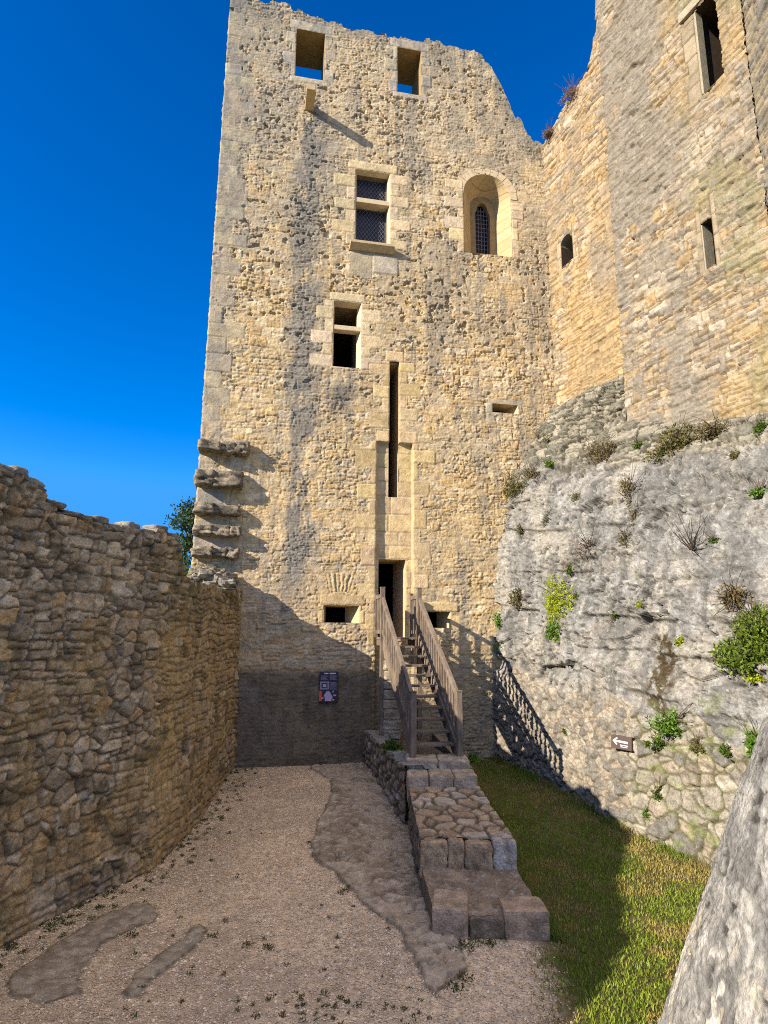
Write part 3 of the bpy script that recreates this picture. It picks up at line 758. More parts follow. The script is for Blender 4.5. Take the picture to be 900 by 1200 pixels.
def left_wall():
    sa = s_at_y(6.2)
    ss = np.concatenate([np.linspace(0, sa, 90)[:-1], np.linspace(sa, LLEN, int((LLEN - sa) / .019))])
    vs = np.linspace(-.15, 5.3, int(5.45 / .019))
    Sg, V = np.meshgrid(ss, vs)
    far = sstep(s_at_y(8.4), s_at_y(10.2), Sg)
    e, r, dx, dy = snecked(Sg, V, 21, .42, .31, .28, .05, .024)
    e2, r2, dx2, dy2 = snecked(Sg, V, 22, .30, .25, .3, .04, .024)
    sel = far + 1.1 * (fbm(Sg / .45, V / .45, 3) - .5) > .5
    e3, r3, dx3, dy3 = snecked(Sg, V, 23, .34, .24, .3, .04, .022)
    e7, r7, dx7, dy7 = rubble(Sg, V, 27, .21, .14, wt=1.0, jit=.8, warp=.4)
    poly_ = (fbm(Sg / .8, V / .7, 3, 67) > .48) & ~sel
    thin = (fbm(Sg / 1.1, V / .5, 3, 61) > .60) & ~sel
    pick = lambda a, b, c_, d_: np.where(sel, b, np.where(thin, c_, np.where(poly_, d_, a)))
    e = pick(e, e2, e3, e7); dx = pick(dx, dx2, dx3, dx7); dy = pick(dy, dy2, dy3, dy7); r = [pick(a, b, c_, d_) for a, b, c_, d_ in zip(r, r2, r3, r7)]
    p, H = relief(e, r, dx, dy, .016, .003, .04, .4, .036)
    H += .055 * (fbm(Sg / .07, V / .05, 5, 2) - .5) + .12 * (fbm(Sg / .9, V / .7, 3, 3) - .5)
    flush = sstep(.5, .66, fbm(Sg / 1.3, V / 1.1, 3, 77)) * .55 * sstep(4.0, 2.8, V)
    H = H * (1 - flush * .6)
    c1 = np.array([.37, .29, .195]); c2 = np.array([.23, .19, .14]); c3 = np.array([.52, .44, .33]); och = np.array([.48, .31, .13])
    c = mixc(np.tile(c1, Sg.shape + (1,)), c2, sstep(.35, .8, r[1])); c = mixc(c, c3, sstep(.55, .85, r[2]) * .8); c = mixc(c, och, sstep(.75, .92, r[3]) * .5)
    c *= (.75 + .5 * r[0])[..., None]
    c *= (.62 + .76 * fbm(Sg / .07, V / .05, 4, 66))[..., None]
    c = mixc(c, np.array([.15, .11, .065]), (1 - p) * (.45 + .5 * sstep(.4, .6, fbm(Sg / .5, V / .4, 3, 68))))
    c = mixc(c, np.array([.37, .26, .11]), np.clip(sstep(.45, .62, fbm(Sg / .8, V / .8, 4, 70)) * .5 * sstep(3.9, 3, V), 0, 1))
    yb = np.exp(-((Sg - s_at_y(9.75)) / .55) ** 2) * sstep(3.9, 2.6, V)
    c = mixc(c, np.array([.46, .33, .15]), np.clip(yb * .65, 0, 1) * (.5 + .5 * p))
    c = mixc(c, np.array([.38, .28, .14]), far * .45 * (.5 + .5 * p))
    c = mixc(c, np.array([.085, .075, .045]), sstep(.56, .70, fbm(Sg / .4, V / .25, 4, 80)) * .6)          # dark moss and lichen
    c = mixc(c, np.array([.40, .38, .33]), sstep(.66, .74, fbm(Sg / .12, V / .12, 3, 83)) * .6 * p)
    c = mixc(c, np.array([.09, .09, .045]), far * sstep(3.1, 4.1, V) * sstep(.35, .6, fbm(Sg / .3, V / .5, 3, 88)) * .7)
    c = c * np.array([1.14, 1.08, .97])
    # putlog hole, its dark inside painted into the colour
    hs, hz = s_at_y(10.57), 1.42
    hole = (np.abs(Sg - hs) < .22) & (np.abs(V - hz) < .13)
    H = np.where(hole, -.3, H); c = np.where(hole[..., None], np.array([.02, .016, .012]), c)
    x, y, nx, ny = lpos(ss)
    tops = ltop(ss)
    bat = .06 * sstep(2.5, 0, V)
    co = np.zeros(Sg.shape + (3,)); hh = H + bat
    co[..., 0] = x + nx * hh; co[..., 1] = y + ny * hh; co[..., 2] = np.minimum(V, tops[None, :])
    kp = V[:-1, :-1] < np.maximum(tops[:-1], tops[1:])[None, :]
    F = grid_faces(len(vs), len(ss))[kp.ravel()]
    # top and outer face, one continuous strip
    th = np.array([0, .1, .25, .45, .7, .95, 1.08, 1.08]); cap = np.zeros((len(th), len(ss), 3)); cc = np.zeros_like(cap)
    for i, t in enumerate(th):
        cap[i, :, 0] = x - nx * t; cap[i, :, 1] = y - ny * t
        cap[i, :, 2] = tops - (0 if i == 0 else .12 * (fbm(ss / .16, ss * 0 + t * 4, 3) - .45))
        if i == 0:
            hz_ = hh[np.clip(np.searchsorted(vs, tops), 0, len(vs) - 1), np.arange(len(ss))]
            cap[i, :, 0] = x + nx * hz_; cap[i, :, 1] = y + ny * hz_
        if i == len(th) - 1: cap[i, :, 2] = -.2
        cc[i] = np.array([.24, .22, .18]) * (.7 + .6 * fbm(ss / .1, ss * 0 + t * 7, 3))[:, None]
    base = co.size // 3
    F2 = grid_faces(len(th), len(ss)) + base
    co = np.concatenate([co.reshape(-1, 3), cap.reshape(-1, 3)]); cl = np.concatenate([c.reshape(-1, 3), cc.reshape(-1, 3)])
    link('wall_face', np_mesh('wall_face', co, np.concatenate([F, F2]), cl), M_wall, LWALL)
    # near end
    # loose capping stones
    g = np.random.default_rng(17)
    s = s_at_y(6.3); n = 0
    while s < s_at_y(9.65):
        w = g.uniform(.16, .42); hgt = g.uniform(.07, .15) + (.05 if s < s_at_y(7.1) else 0)
        xx, yy, nx_, ny_ = lpos(np.array([s + w / 2])); zt = float(ltop(np.array([s + w / 2]))[0])
        ang = math.atan2(-float(nx_[0]), float(ny_[0])) + math.pi / 2
        tdir = np.array([-ny_[0], nx_[0], 0]); nd = np.array([nx_[0], ny_[0], 0])
        rot = np.stack([tdir, nd, [0, 0, 1]], 1)
        q, f, c = stone((w, g.uniform(.25, .4), hgt), int(g.integers(999)), 5, .08, 6, ((.30, .27, .22), (.14, .13, .11)), rot=rot, loc=(xx[0] - nx_[0] * .12, yy[0] - ny_[0] * .12, zt + hgt * .18))
        link('capping_stone', np_mesh('capping_stone', q, f, c, True), M_wall, LWALL); s += w * .96
    # broken core rubble where the wall met the keep
    for i in range(46):
        t = g.uniform(0, 1); u = g.uniform(-4.42, -3.55); n = g.uniform(-1.3, -.05)
        z = 4.22 + .42 * (1 - abs(u + 4.0) / .9) * (1 + n / 1.6) + g.uniform(-.05, .06) + .12 * (u < -4)
        d = g.uniform(.12, .30)
        a = g.uniform(0, 6.28); ca, sa_ = math.cos(a), math.sin(a)
        rot = np.array([[ca, -sa_, 0], [sa_, ca, 0], [0, 0, 1]]) @ np.array([[1, 0, 0], [0, .9, -.43], [0, .43, .9]])
        col = ((.34, .31, .255), (.15, .135, .105)) if g.random() < .3 else ((.26, .22, .15), (.13, .115, .08))
        q, f, c = stone((d * 1.4, d, d * .55), int(g.integers(999)), 9, .12, 5, col, rot=rot, loc=TP(u, n, z))
        link('core_stone', np_mesh('core_stone', q, f, c, False), M_wall, LWALL)
left_wall()

# ------------------------------------------------------------------ 3. castle wall on the right (upper masonry)
RWALL = empty('castle_wall', WP(3, 0, 9), 'towering weathered castle wall standing on the grey rock at right', 'wall')
RO = {'big': None, 'arch': None, 'slit': None}
a, b = wl(823.5, 111), wl(846.6, 86.7); t = wl(815, 17)
RO['big'] = [a[0], b[0] + .06, a[1], t[1] + .05]
a, b = wl(655, 312), wl(668, 302); t = wl(660, 277)
RO['arch'] = [a[0], b[0], (a[1] + b[1]) / 2, t[1] - .15]
a, b = wl(828.5, 317), wl(838, 312); t = wl(828, 260)
RO['slit'] = [a[0] - .02, b[0] + .04, a[1], t[1]]
SEAM = 2.65
def rtop(k):
    return np.interp(k, [-1, 0, 1.0, 2.1, 2.3, 2.45, 2.55, 2.75, 3.2, 5, 9], [17.6, 17.75, 18.15, 18.45, 19.0, 19.4, 20.3, 20.9, 21.4, 21.8, 22]) + .16 * stepnoise(k, 23, .2) + .12 * stepnoise(k, 29, .45)
def right_wall():
    marks_u = [SEAM]; marks_v = []
    for o in RO.values(): marks_u += o[:2]; marks_v += o[2:]
    ks = snapped(-.6, 6.45, .022, marks_u); vs = snapped(6.2, 22, .026, marks_v)
    K, V = np.meshgrid(ks, vs)
    e, r, dx, dy = snecked(K, V, 41, .36, .19, .35, .03, .024); p, H = relief(e, r, dx, dy, .012, .003, .05, .5, .024)
    H += .03 * (fbm(K / .06, V / .04, 4, 3) - .5) + .06 * (fbm(K / .6, V / .5, 3, 9) - .5)
    big = fbm(K / .7, V / .5, 3, 14); H += -.05 * sstep(.66, .75, big) * (K > SEAM)
    A = (K <= SEAM)
    H = np.where(A, H - .12, H + .02)
    c = mixc(np.tile(np.array([.47, .40, .285]), K.shape + (1,)), np.array([.33, .305, .26]), sstep(.3, .8, r[1]))
    c = mixc(c, np.array([.50, .36, .17]), sstep(.6, .9, r[2]) * .7); c = mixc(c, np.array([.58, .54, .45]), sstep(.8, .92, r[3]) * .8)
    c *= (.8 + .4 * r[0])[..., None]
    c *= (.6 + .8 * fbm(K / .07, V / .045, 3, 118))[..., None]
    c = mixc(c, np.array([.16, .12, .07]), (1 - p) * .8)
    gp = fbm(K / 1.1, V / 1.9, 5, 101)
    c = mixc(c, np.array([.30, .285, .25]), np.where(A, sstep(.50, .60, gp) * .65, np.clip(sstep(.36, .52, gp) * .85, 0, .85) * (1 - .55 * sstep(4.4, 5.4, K))))
    ochz = np.where(A, sstep(.38, .6, fbm(K / 1.0, V / 1.6, 4, 105)) * .6 * sstep(16.5, 13, V) + .8 * sstep(12.6, 10.6, V + .8 * (fbm(K / .4, V / .6, 3, 107) - .5)) * sstep(.3, 1.1, K), sstep(.5, .65, fbm(K / .9, V / 1.2, 4, 108)) * .6 * sstep(4.3, 5.2, K))
    c = mixc(c, np.array([.52, .395, .20]) * (.7 + .6 * r[1])[..., None] * (.55 + .45 * p)[..., None], np.clip(ochz, 0, .6))
    c = mixc(c, np.array([.30, .30, .17]), sstep(.52, .66, fbm(K / .6, V / 1.0, 4, 111)) * .5 * sstep(4.6, 5.3, K))
    c = mixc(c, np.array([.60, .57, .50]), sstep(.70, .76, fbm(K / .07, V / .06, 3, 115)) * .5 * (K > SEAM))
    # pale repair patch below the big window
    pt = np.exp(-((K - 5.25) / .42) ** 4 - ((V - 13.35) / .42) ** 4); c = mixc(c, np.array([.58, .56, .46]), pt * .55 * p)
    # dressed edges round the openings
    g = np.random.default_rng(15)
    for nm, (wl_, wr_, tp_) in {'big': (.30, .0, .3), 'arch': (.2, .12, .16), 'slit': (.16, .14, .1)}.items():
        o = RO[nm]
        for sd in (0, 1):
            wd = (wl_, wr_)[sd]
            v = o[2] - .05
            while v < o[3] + tp_ and wd:
                h = g.uniform(.25, .5); w_ = wd * g.uniform(.7, 1.2); u0 = o[0] - w_ if sd == 0 else o[1]
                m = (K >= u0) & (K <= u0 + w_) & (V >= v) & (V <= v + h)
                ee = np.minimum(np.minimum(K - u0, u0 + w_ - K), np.minimum(V - v, v + h - V)); pr = sstep(0, .025, ee)
                H = np.where(m, pr * .02 + .004 - np.where(A, .12, 0), H)
                c = np.where(m[..., None], mixc(np.tile(np.array([.46, .40, .29]) * g.uniform(.8, 1.1), K.shape + (1,)), (.2, .17, .12), 1 - pr), c); v += h
    c = c * np.where(A[..., None], np.array([.78, .71, .65]), np.array([.70, .66, .63]))
    o = RO['arch']; ac, ar = (o[0] + o[1]) / 2, (o[1] - o[0]) / 2
    kp = np.ones((len(vs) - 1, len(ks) - 1), bool)
    uc = (ks[:-1] + ks[1:])[None, :] / 2; vc = (vs[:-1] + vs[1:])[:, None] / 2
    for nm, o in RO.items(): kp &= ~((uc > o[0]) & (uc < o[1]) & (vc > o[2]) & (vc < o[3]))
    o = RO['arch']; kp &= ~((vc >= o[3]) & (np.hypot((uc - ac), (vc - o[3]) * 1.1) < ar))
    tops = rtop(ks); kp &= V[:-1, :-1] < np.maximum(tops[:-1], tops[1:])[None, :]
    co = W0 + K[..., None] * WD + H[..., None] * WI; co[..., 2] = np.minimum(V, tops[None, :])
    F = grid_faces(len(vs), len(ks))[kp.ravel()][:, ::-1]
    th = np.array([0, .15, .4, .7, 1.0, 1.3]); cap = np.zeros((len(th), len(ks), 3)); cc = np.zeros_like(cap)
    for i, t in enumerate(th):
        hz = H[np.clip(np.searchsorted(vs, tops), 0, len(vs) - 1), np.arange(len(ks))]
        cap[i] = W0 + ks[:, None] * WD + WI * (hz[:, None] if i == 0 else -t); cap[i, :, 2] = tops - (0 if i == 0 else .2 * (fbm(ks / .2, ks * 0 + t, 3) - .4)); cc[i] = (.32, .28, .22)
    base = co.size // 3
    co = np.concatenate([co.reshape(-1, 3), cap.reshape(-1, 3)]); cl = np.concatenate([c.reshape(-1, 3), cc.reshape(-1, 3)])
    link('wall_face', np_mesh('wall_face', co, np.concatenate([F, grid_faces(len(th), len(ks))[:, ::-1] + base]), cl), M_keep, RWALL)
    # outer face and far end
    bm = wbox(-.6, 6.4, -1.32, -1.31, 6.2, 17.4); link('outer_face', bm_mesh('outer_face', bm), M_dark, RWALL)
    # projecting turret face at the right edge
    ns = np.linspace(0, 3.0, 110); Nn, V = np.meshgrid(ns, np.linspace(-.3, 22, 740))
    e, r, dx, dy = snecked(Nn, V, 47, .45, .22, .3, .02, .02); p, H = relief(e, r, dx, dy, .035, .005, .05, .4, .02)
    H += .06 * (fbm(Nn / .3, V / .3, 4) - .5)
    c = mixc(np.tile(np.array([.45, .37, .24]), Nn.shape + (1,)), (.26, .245, .22), sstep(.3, .7, r[1] * .5 + .5 * fbm(Nn / .6, V / .9, 4)))
    c = mixc(c, (.2, .17, .12), (1 - p) * .6) * .75
    p0 = WP(6.40, -.05, 0); dd = np.array([-.12, -.993, 0]); nn = np.array([-.993, .12, 0])
    co = p0 + Nn[..., None] * dd + H[..., None] * nn; co[..., 2] = V
    link('turret_face', np_mesh('turret_face', co.reshape(-1, 3), grid_faces(740, 110)[:, ::-1], c.reshape(-1, 3)), M_keep, RWALL)
    # openings
    def rreveal(o, d0, d1, mat, top=True, off=0.0):
        k0, k1, z0, z1 = o; t = .04; bm = bmesh.new()
        wbox(k0 - t, k0, d0, d1, z0 - t, z1 + t, bm); wbox(k1, k1 + t, d0, d1, z0 - t, z1 + t, bm); wbox(k0, k1, d0, d1, z0 - t, z0, bm)
        if top: wbox(k0, k1, d0, d1, z1, z1 + t, bm)
        wbox(k0 - t, k1 + t, d1 - .05, d1 - .002, z0 - t, z1 + (t if top else ar + .1), bm)
        return link('window', bm_mesh('window', bm), mat, RWALL)
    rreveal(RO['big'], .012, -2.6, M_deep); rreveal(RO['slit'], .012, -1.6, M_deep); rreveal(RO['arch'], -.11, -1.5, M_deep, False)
    o = RO['big']; bm = wbox(o[0], o[0] + .05, .02, -.17, o[2] + .002, o[3] - .002); link('window_jamb', bm_mesh('window_jamb', bm), M_jamb, RWALL)
    o = RO['slit']; bm = wbox(o[0], o[0] + .03, .02, -.25, o[2] + .002, o[3] - .002); link('window_jamb', bm_mesh('window_jamb', bm), M_jamb, RWALL)
    o = RO['arch']; bm = bmesh.new(); n = 12
    f = [(ac + ar * math.cos(math.pi - math.pi * i / n), o[3] + ar / 1.1 * math.sin(math.pi * i / n)) for i in range(n + 1)]
    va = [bm.verts.new(WP(a, -.10, z)) for a, z in f]; vb = [bm.verts.new(WP(a, -.9, z)) for a, z in f]
    for i in range(n): bm.faces.new([va[i], va[i + 1], vb[i + 1], vb[i]])
    link('window_arch', bm_mesh('window_arch', bm), M_jamb, RWALL)
    o = RO['big']; bm = wbox(o[0] - .32, o[1] + .05, .10, -.2, o[3] + .042, o[3] + .26); link('window_hood', bm_mesh('window_hood', bm, .02), M_jamb, RWALL)
right_wall()

# ------------------------------------------------------------------ 4. rock under the castle wall, with rubble masonry at its foot
def rock_top(k): return np.interp(k, [-1, 2.62, 2.67, 3.1, 4.2, 6, 9], [9.31, 9.31, 8.05, 7.95, 7.55, 7.15, 6.8])
def rock_off(k, z):
    zt = rock_top(k)
    pa = np.interp(z, [-1, 0, 2.7, 5, 6.6, 7.3, 8.5, 9.31, 10], [1.92, 1.9, 1.88, 1.74, 1.5, 1.22, .45, .06, .06])
    f = z / zt
    pb = np.interp(f, [-.2, 0, .3, .55, .75, .9, 1, 1.2], [2.3, 2.25, 2.08, 1.78, 1.32, .62, .06, .0])
    pc = np.interp(z, [-1, 0, 2.7, 5, 6.5, 7.2, 7.9, 9.31, 10], [2.1, 2.08, 1.95, 1.6, 1.12, .62, .26, .10, .10])
    w1 = sstep(.2, 2.2, k); w2 = sstep(2.7, 4.2, k)
    o = (pa * (1 - w1) + pc * w1) * (1 - w2) + pb * w2
    m = sstep(1.6, 2.5, k) * sstep(7.9, 8.3, z) * sstep(3.2, 2.9, k)
    return o * (1 - m) + m * np.minimum(o, -.03)
def rock():
    ks = np.concatenate([np.linspace(-.7, 7.2, 400), np.linspace(7.25, 11, 60)]); nk = len(ks)
    nt = 470; tt = np.linspace(0, 1, nt); K, Tg = np.meshgrid(ks, tt)
    zt = rock_top(ks) + .05 * stepnoise(ks, 37, .25)
    Zr = -.3 + Tg * 9.9; Z = np.minimum(Zr, zt[None, :])
    O = rock_off(K, Z)
    # arc-length like second coordinate for the patterns
    A = Z + .55 * (1.9 - O)
    # rock relief: beds, broad bulges, cracks
    Hb = .30 * (fbm(K / 1.6, A / 1.1, 4, 200) - .5)
    bed = A + .22 * (fbm(K / 2.5, A / 2.5, 3, 210) - .5) * 2 + .10 * K
    lv = np.array([2.6, 3.4, 4.05, 5.0, 6.1, 6.6, 7.7, 9.0])
    cr = np.full(K.shape, 9.0); below = np.zeros(K.shape)
    for i, l in enumerate(lv):
        d = bed - l; act = sstep(.50, .60, fbm(K / .9 + i * 5, A * 0 + i, 2, 220))
        cr = np.minimum(cr, np.where(act > .2, np.abs(d), 9.)); below += .13 * act * sstep(.02, -.05, d) * sstep(-.5, 0, d)
    Hr = Hb - below * .8 - .05 * sstep(.035, .0, cr)
    e4, r4, dx4, dy4 = rubble(K, A, 55, .85, .46, wt=.9, jit=.8, warp=.6)
    blocky = sstep(.40, .5, fbm(K / 1.6, A / 1.4, 2, 230))
    Hr += blocky * (.15 * (r4[1] - .5) + .45 * (dy4 * (r4[2] - .6) + dx4 * (r4[3] - .5) * .45)) - .05 * blocky * sstep(.03, 0, e4)
    Hr += .075 * (fbm(K / .28, A / .16, 5, 240) - .5) + .05 * (fbm(K / .05, A / .04, 3, 250) - .5) + .10 * (np.abs(fbm(K / .6, A / .22, 4, 255) - .5) * 2 - .3)
    ridg = np.abs(fbm(K / .35, A / .22, 4, 244) - .5); Hr += -.05 * sstep(.035, 0, ridg)
    pitz = sstep(.655, .71, fbm(K / .10, A / .065, 3, 260)) * sstep(.5, .62, fbm(K / .9, A / .6, 2, 262)); Hr += -.07 * pitz
    vcr = np.abs(fbm(K / .5 + .25 * A, A / 2.2, 4, 246) - .5); Hr += -.06 * sstep(.018, 0, vcr) * sstep(.5, .6, fbm(K / 1.2, A / 1.2, 2, 247))
    # masonry
    e, r, dx, dy = rubble(K, A, 61, .19, .12, wt=.9, jit=.8, warp=.6); p, Hm = relief(e, r, dx, dy, .012, .004, .045, .5, .02)
    e5, r5, dx5, dy5 = rubble(K, A, 62, .28, .19, wt=.9, jit=.8, warp=.6); p5, H5 = relief(e5, r5, dx5, dy5, .014, .008, .045, .45, .035)
    bg = K + .4 * (fbm(K / .6, A / .6, 2) - .5) > 4.35
    Hm = np.where(bg, H5, Hm); p = np.where(bg, p5, p); r = [np.where(bg, b_, a_) for a_, b_ in zip(r, r5)]
    Hm += .09 * (fbm(K / .10, A / .08, 5, 270) - .5)
    zr = 2.45 + .5 * (fbm(K / .8, A / .8, 4, 280) - .5) * 2 - .1 * K
    low = sstep(.06, -.06, Z - zr)
    e6, r6, dx6, dy6 = snecked(K, A, 63, .36, .26, .5, .04, .045); p6, H6 = relief(e6, r6, dx6, dy6, .014, .006, .12, .6, .04); H6 += -.10 * sstep(.60, .68, fbm(K / .12, A / .09, 3, 64)) + .08 * (fbm(K / .1, A / .08, 4, 65) - .5)
    upz = np.where(K < 2.9, 7.35 + .55 * (fbm(K / .7, A / .7, 3, 290) - .5) * 2, 7.2 - .12 * K)
    up = sstep(-.08, .08, Z - upz) * sstep(8.0, 5.5, K)
    H = Hr * (1 - np.maximum(low, up)) + Hm * low + H6 * up + .10 * (fbm(K / 1.2, A / 1.2, 3, 300) - .5) * low
    # colour
    gr = np.array([.235, .226, .21]); warm = np.array([.255, .232, .195]); pink = np.array([.30, .20, .135]); dk = np.array([.125, .122, .115]); wh = np.array([.42, .40, .36])
    c = mixc(np.tile(gr, K.shape + (1,)), warm, sstep(.42, .6, fbm(K / .9, A / .7, 4, 310)) * .8)
    c = mixc(c, dk, sstep(.48, .64, fbm(K / .5, A / .9, 5, 320)) * .6)
    pk = sstep(.56, .66, fbm(K / .35, A / .8, 3, 330)) * sstep(5.2, 3.8, A)
    c = mixc(c, pink, pk * sstep(.62, .66, fbm(K / .35, A / .8, 3, 330)) * .12)
    c = mixc(c, (.115, .112, .105), sstep(.50, .62, fbm(K / .22, A / 1.8, 4, 332)) * .65)
    c = mixc(c, wh, sstep(.66, .74, fbm(K / .09, A / .07, 4, 340)) * .4)
    c = mixc(c, (.03, .028, .022), np.clip(pitz * .8 + sstep(.014, 0, cr) * .6 + blocky * sstep(.010, 0, e4) * .6, 0, .9))
    c = mixc(c, (.06, .058, .05), sstep(.012, 0, ridg) * .5 + sstep(.014, 0, vcr) * sstep(.5, .6, fbm(K / 1.2, A / 1.2, 2, 247)) * .5)
    mcol = mixc(np.tile(np.array([.27, .24, .195]), K.shape + (1,)), (.17, .158, .138), sstep(.3, .8, r[1])); mcol = mixc(mcol, (.29, .235, .175), sstep(.7, .9, r[2]) * .6)
    mcol *= (.8 + .4 * r[3])[..., None]; mcol = mixc(mcol, np.where(bg[..., None], np.array([.085, .082, .032]), np.array([.16, .125, .085])), (1 - p) * .85)
    c = c * (1 - low[..., None]) + mcol * low[..., None]
    ucol = mixc(np.tile(np.array([.25, .225, .175]), K.shape + (1,)), (.15, .14, .11), sstep(.3, .8, r6[1])); ucol = mixc(ucol, (.045, .037, .025), (1 - p6) * .85)
    c = c * (1 - up[..., None]) + ucol * up[..., None]
    c *= (.62 + .76 * fbm(K / .06, A / .045, 4, 370))[..., None]
    c = c * np.array([1.08, 1.10, 1.12])
    # rusty seep
    seep = np.exp(-((K - 4.95 - .5 * (fbm(A / .35, A * 0, 3) - .5)) / (.11 + .14 * fbm(A / .25, A * 0 + 3, 2))) ** 2) * sstep(3.4, 3.2, A) * sstep(1.7, 2.2, A) * sstep(.36, .50, fbm(K / .08, A / .12, 5, 350))
    c = mixc(c, (.05, .032, .010), np.clip(seep * 2.2, 0, .9))
    c = mixc(c, (.16, .19, .05), sstep(.6, .7, fbm(K / .3, A / .2, 4, 360)) * .5 * sstep(4, 5.2, K) * sstep(2.6, 2.0, A))
    # surface and normals
    P = W0 + K[..., None] * WD + O[..., None] * WI; P[..., 2] = Z
    du = np.gradient(P, axis=1); dv = np.gradient(P, axis=0); n = np.cross(du, dv); n /= np.linalg.norm(n, axis=2)[..., None] + 1e-9
    if (n[nt // 2, 200] @ WI) < 0: n = -n
    edge = sstep(0, .14, zt[None, :] - Z)
    P = P + n * (H * edge)[..., None]
    top = W0 + ks[:, None] * WD - .3 * WI; top[:, 2] = zt + .02
    keepf = (Zr[:-1, :-1] < np.maximum(zt[:-1], zt[1:])[None, :]).ravel()
    back = W0 + ks[:, None] * WD + rock_off(ks, zt)[:, None] * WI; back[:, 2] = zt
    nb = nt * nk
    F = np.concatenate([grid_faces(nt, nk)[:, ::-1][keepf], grid_faces(2, nk)[:, ::-1] + nb])
    lowf = np.concatenate([(low[:-1, :-1] > .5).ravel()[keepf], np.zeros(nk - 1, bool)])
    P = np.concatenate([P.reshape(-1, 3), back, top]); c = np.concatenate([c.reshape(-1, 3), c[-1], c[-1]])
    me = np_mesh('rock_face', P.reshape(-1, 3), F[~lowf], c.reshape(-1, 3))
    tag(link('rock_face', me, M_rock), kind='structure')
    m2 = np_mesh('rubble_footing', P.reshape(-1, 3), F[lowf], c.reshape(-1, 3))
    tag(link('rubble_footing', m2, M_rock), 'rough stone footing wall filling the foot of the grey rock beside the lawn', 'wall')
    return BVHTree.FromPolygons([Vector(v) for v in P.reshape(-1, 3)], [tuple(int(i) for i in f) for f in F])
ROCKT = rock()
def on_rock(px, py):
    d = Vector(ray(px, py)).normalized()
    h = ROCKT.ray_cast(Vector(CAM), d)
    if h[0] is None: return None, None
    n = h[1]
    return h[0], (n if n.dot(d) < 0 else -n)

# ------------------------------------------------------------------ 5. ground
def poly(px_pts, z=0.0): return np.array([gnd(x, y, z)[:2] for x, y in px_pts])
def inside(X, Y, P):
    r = np.zeros(X.shape, bool); n = len(P)
    for i in range(n):
        x0, y0 = P[i]; x1, y1 = P[(i + 1) % n]
        m = ((y0 > Y) != (y1 > Y)) & (X < (x1 - x0) * (Y - y0) / (y1 - y0 + 1e-12) + x0); r ^= m
    return r
def gz(X, Y): return .30 * sstep(9.5, 14.6, Y) + .02 * (fbm(X / 1.5, Y / 1.5, 2, 400) - .5)
BED = poly([(388, 893), (364, 918), (386, 930), (388, 945), (373, 970), (363, 990), (373, 1012), (393, 1019), (410, 1044), (428, 1063), (458, 1083), (470, 1095), (497, 1150), (512, 1168), (546, 1136), (537, 1098), (510, 1092), (490, 985), (474, 930), (434, 899)])
SL1 = poly([(5, 1172), (10, 1150), (60, 1110), (120, 1075), (160, 1058), (186, 1066), (180, 1080), (120, 1105), (95, 1140), (93, 1166), (40, 1176)])
SL2 = poly([(143, 1168), (165, 1140), (205, 1105), (235, 1081), (245, 1090), (225, 1112), (190, 1140), (158, 1168)])
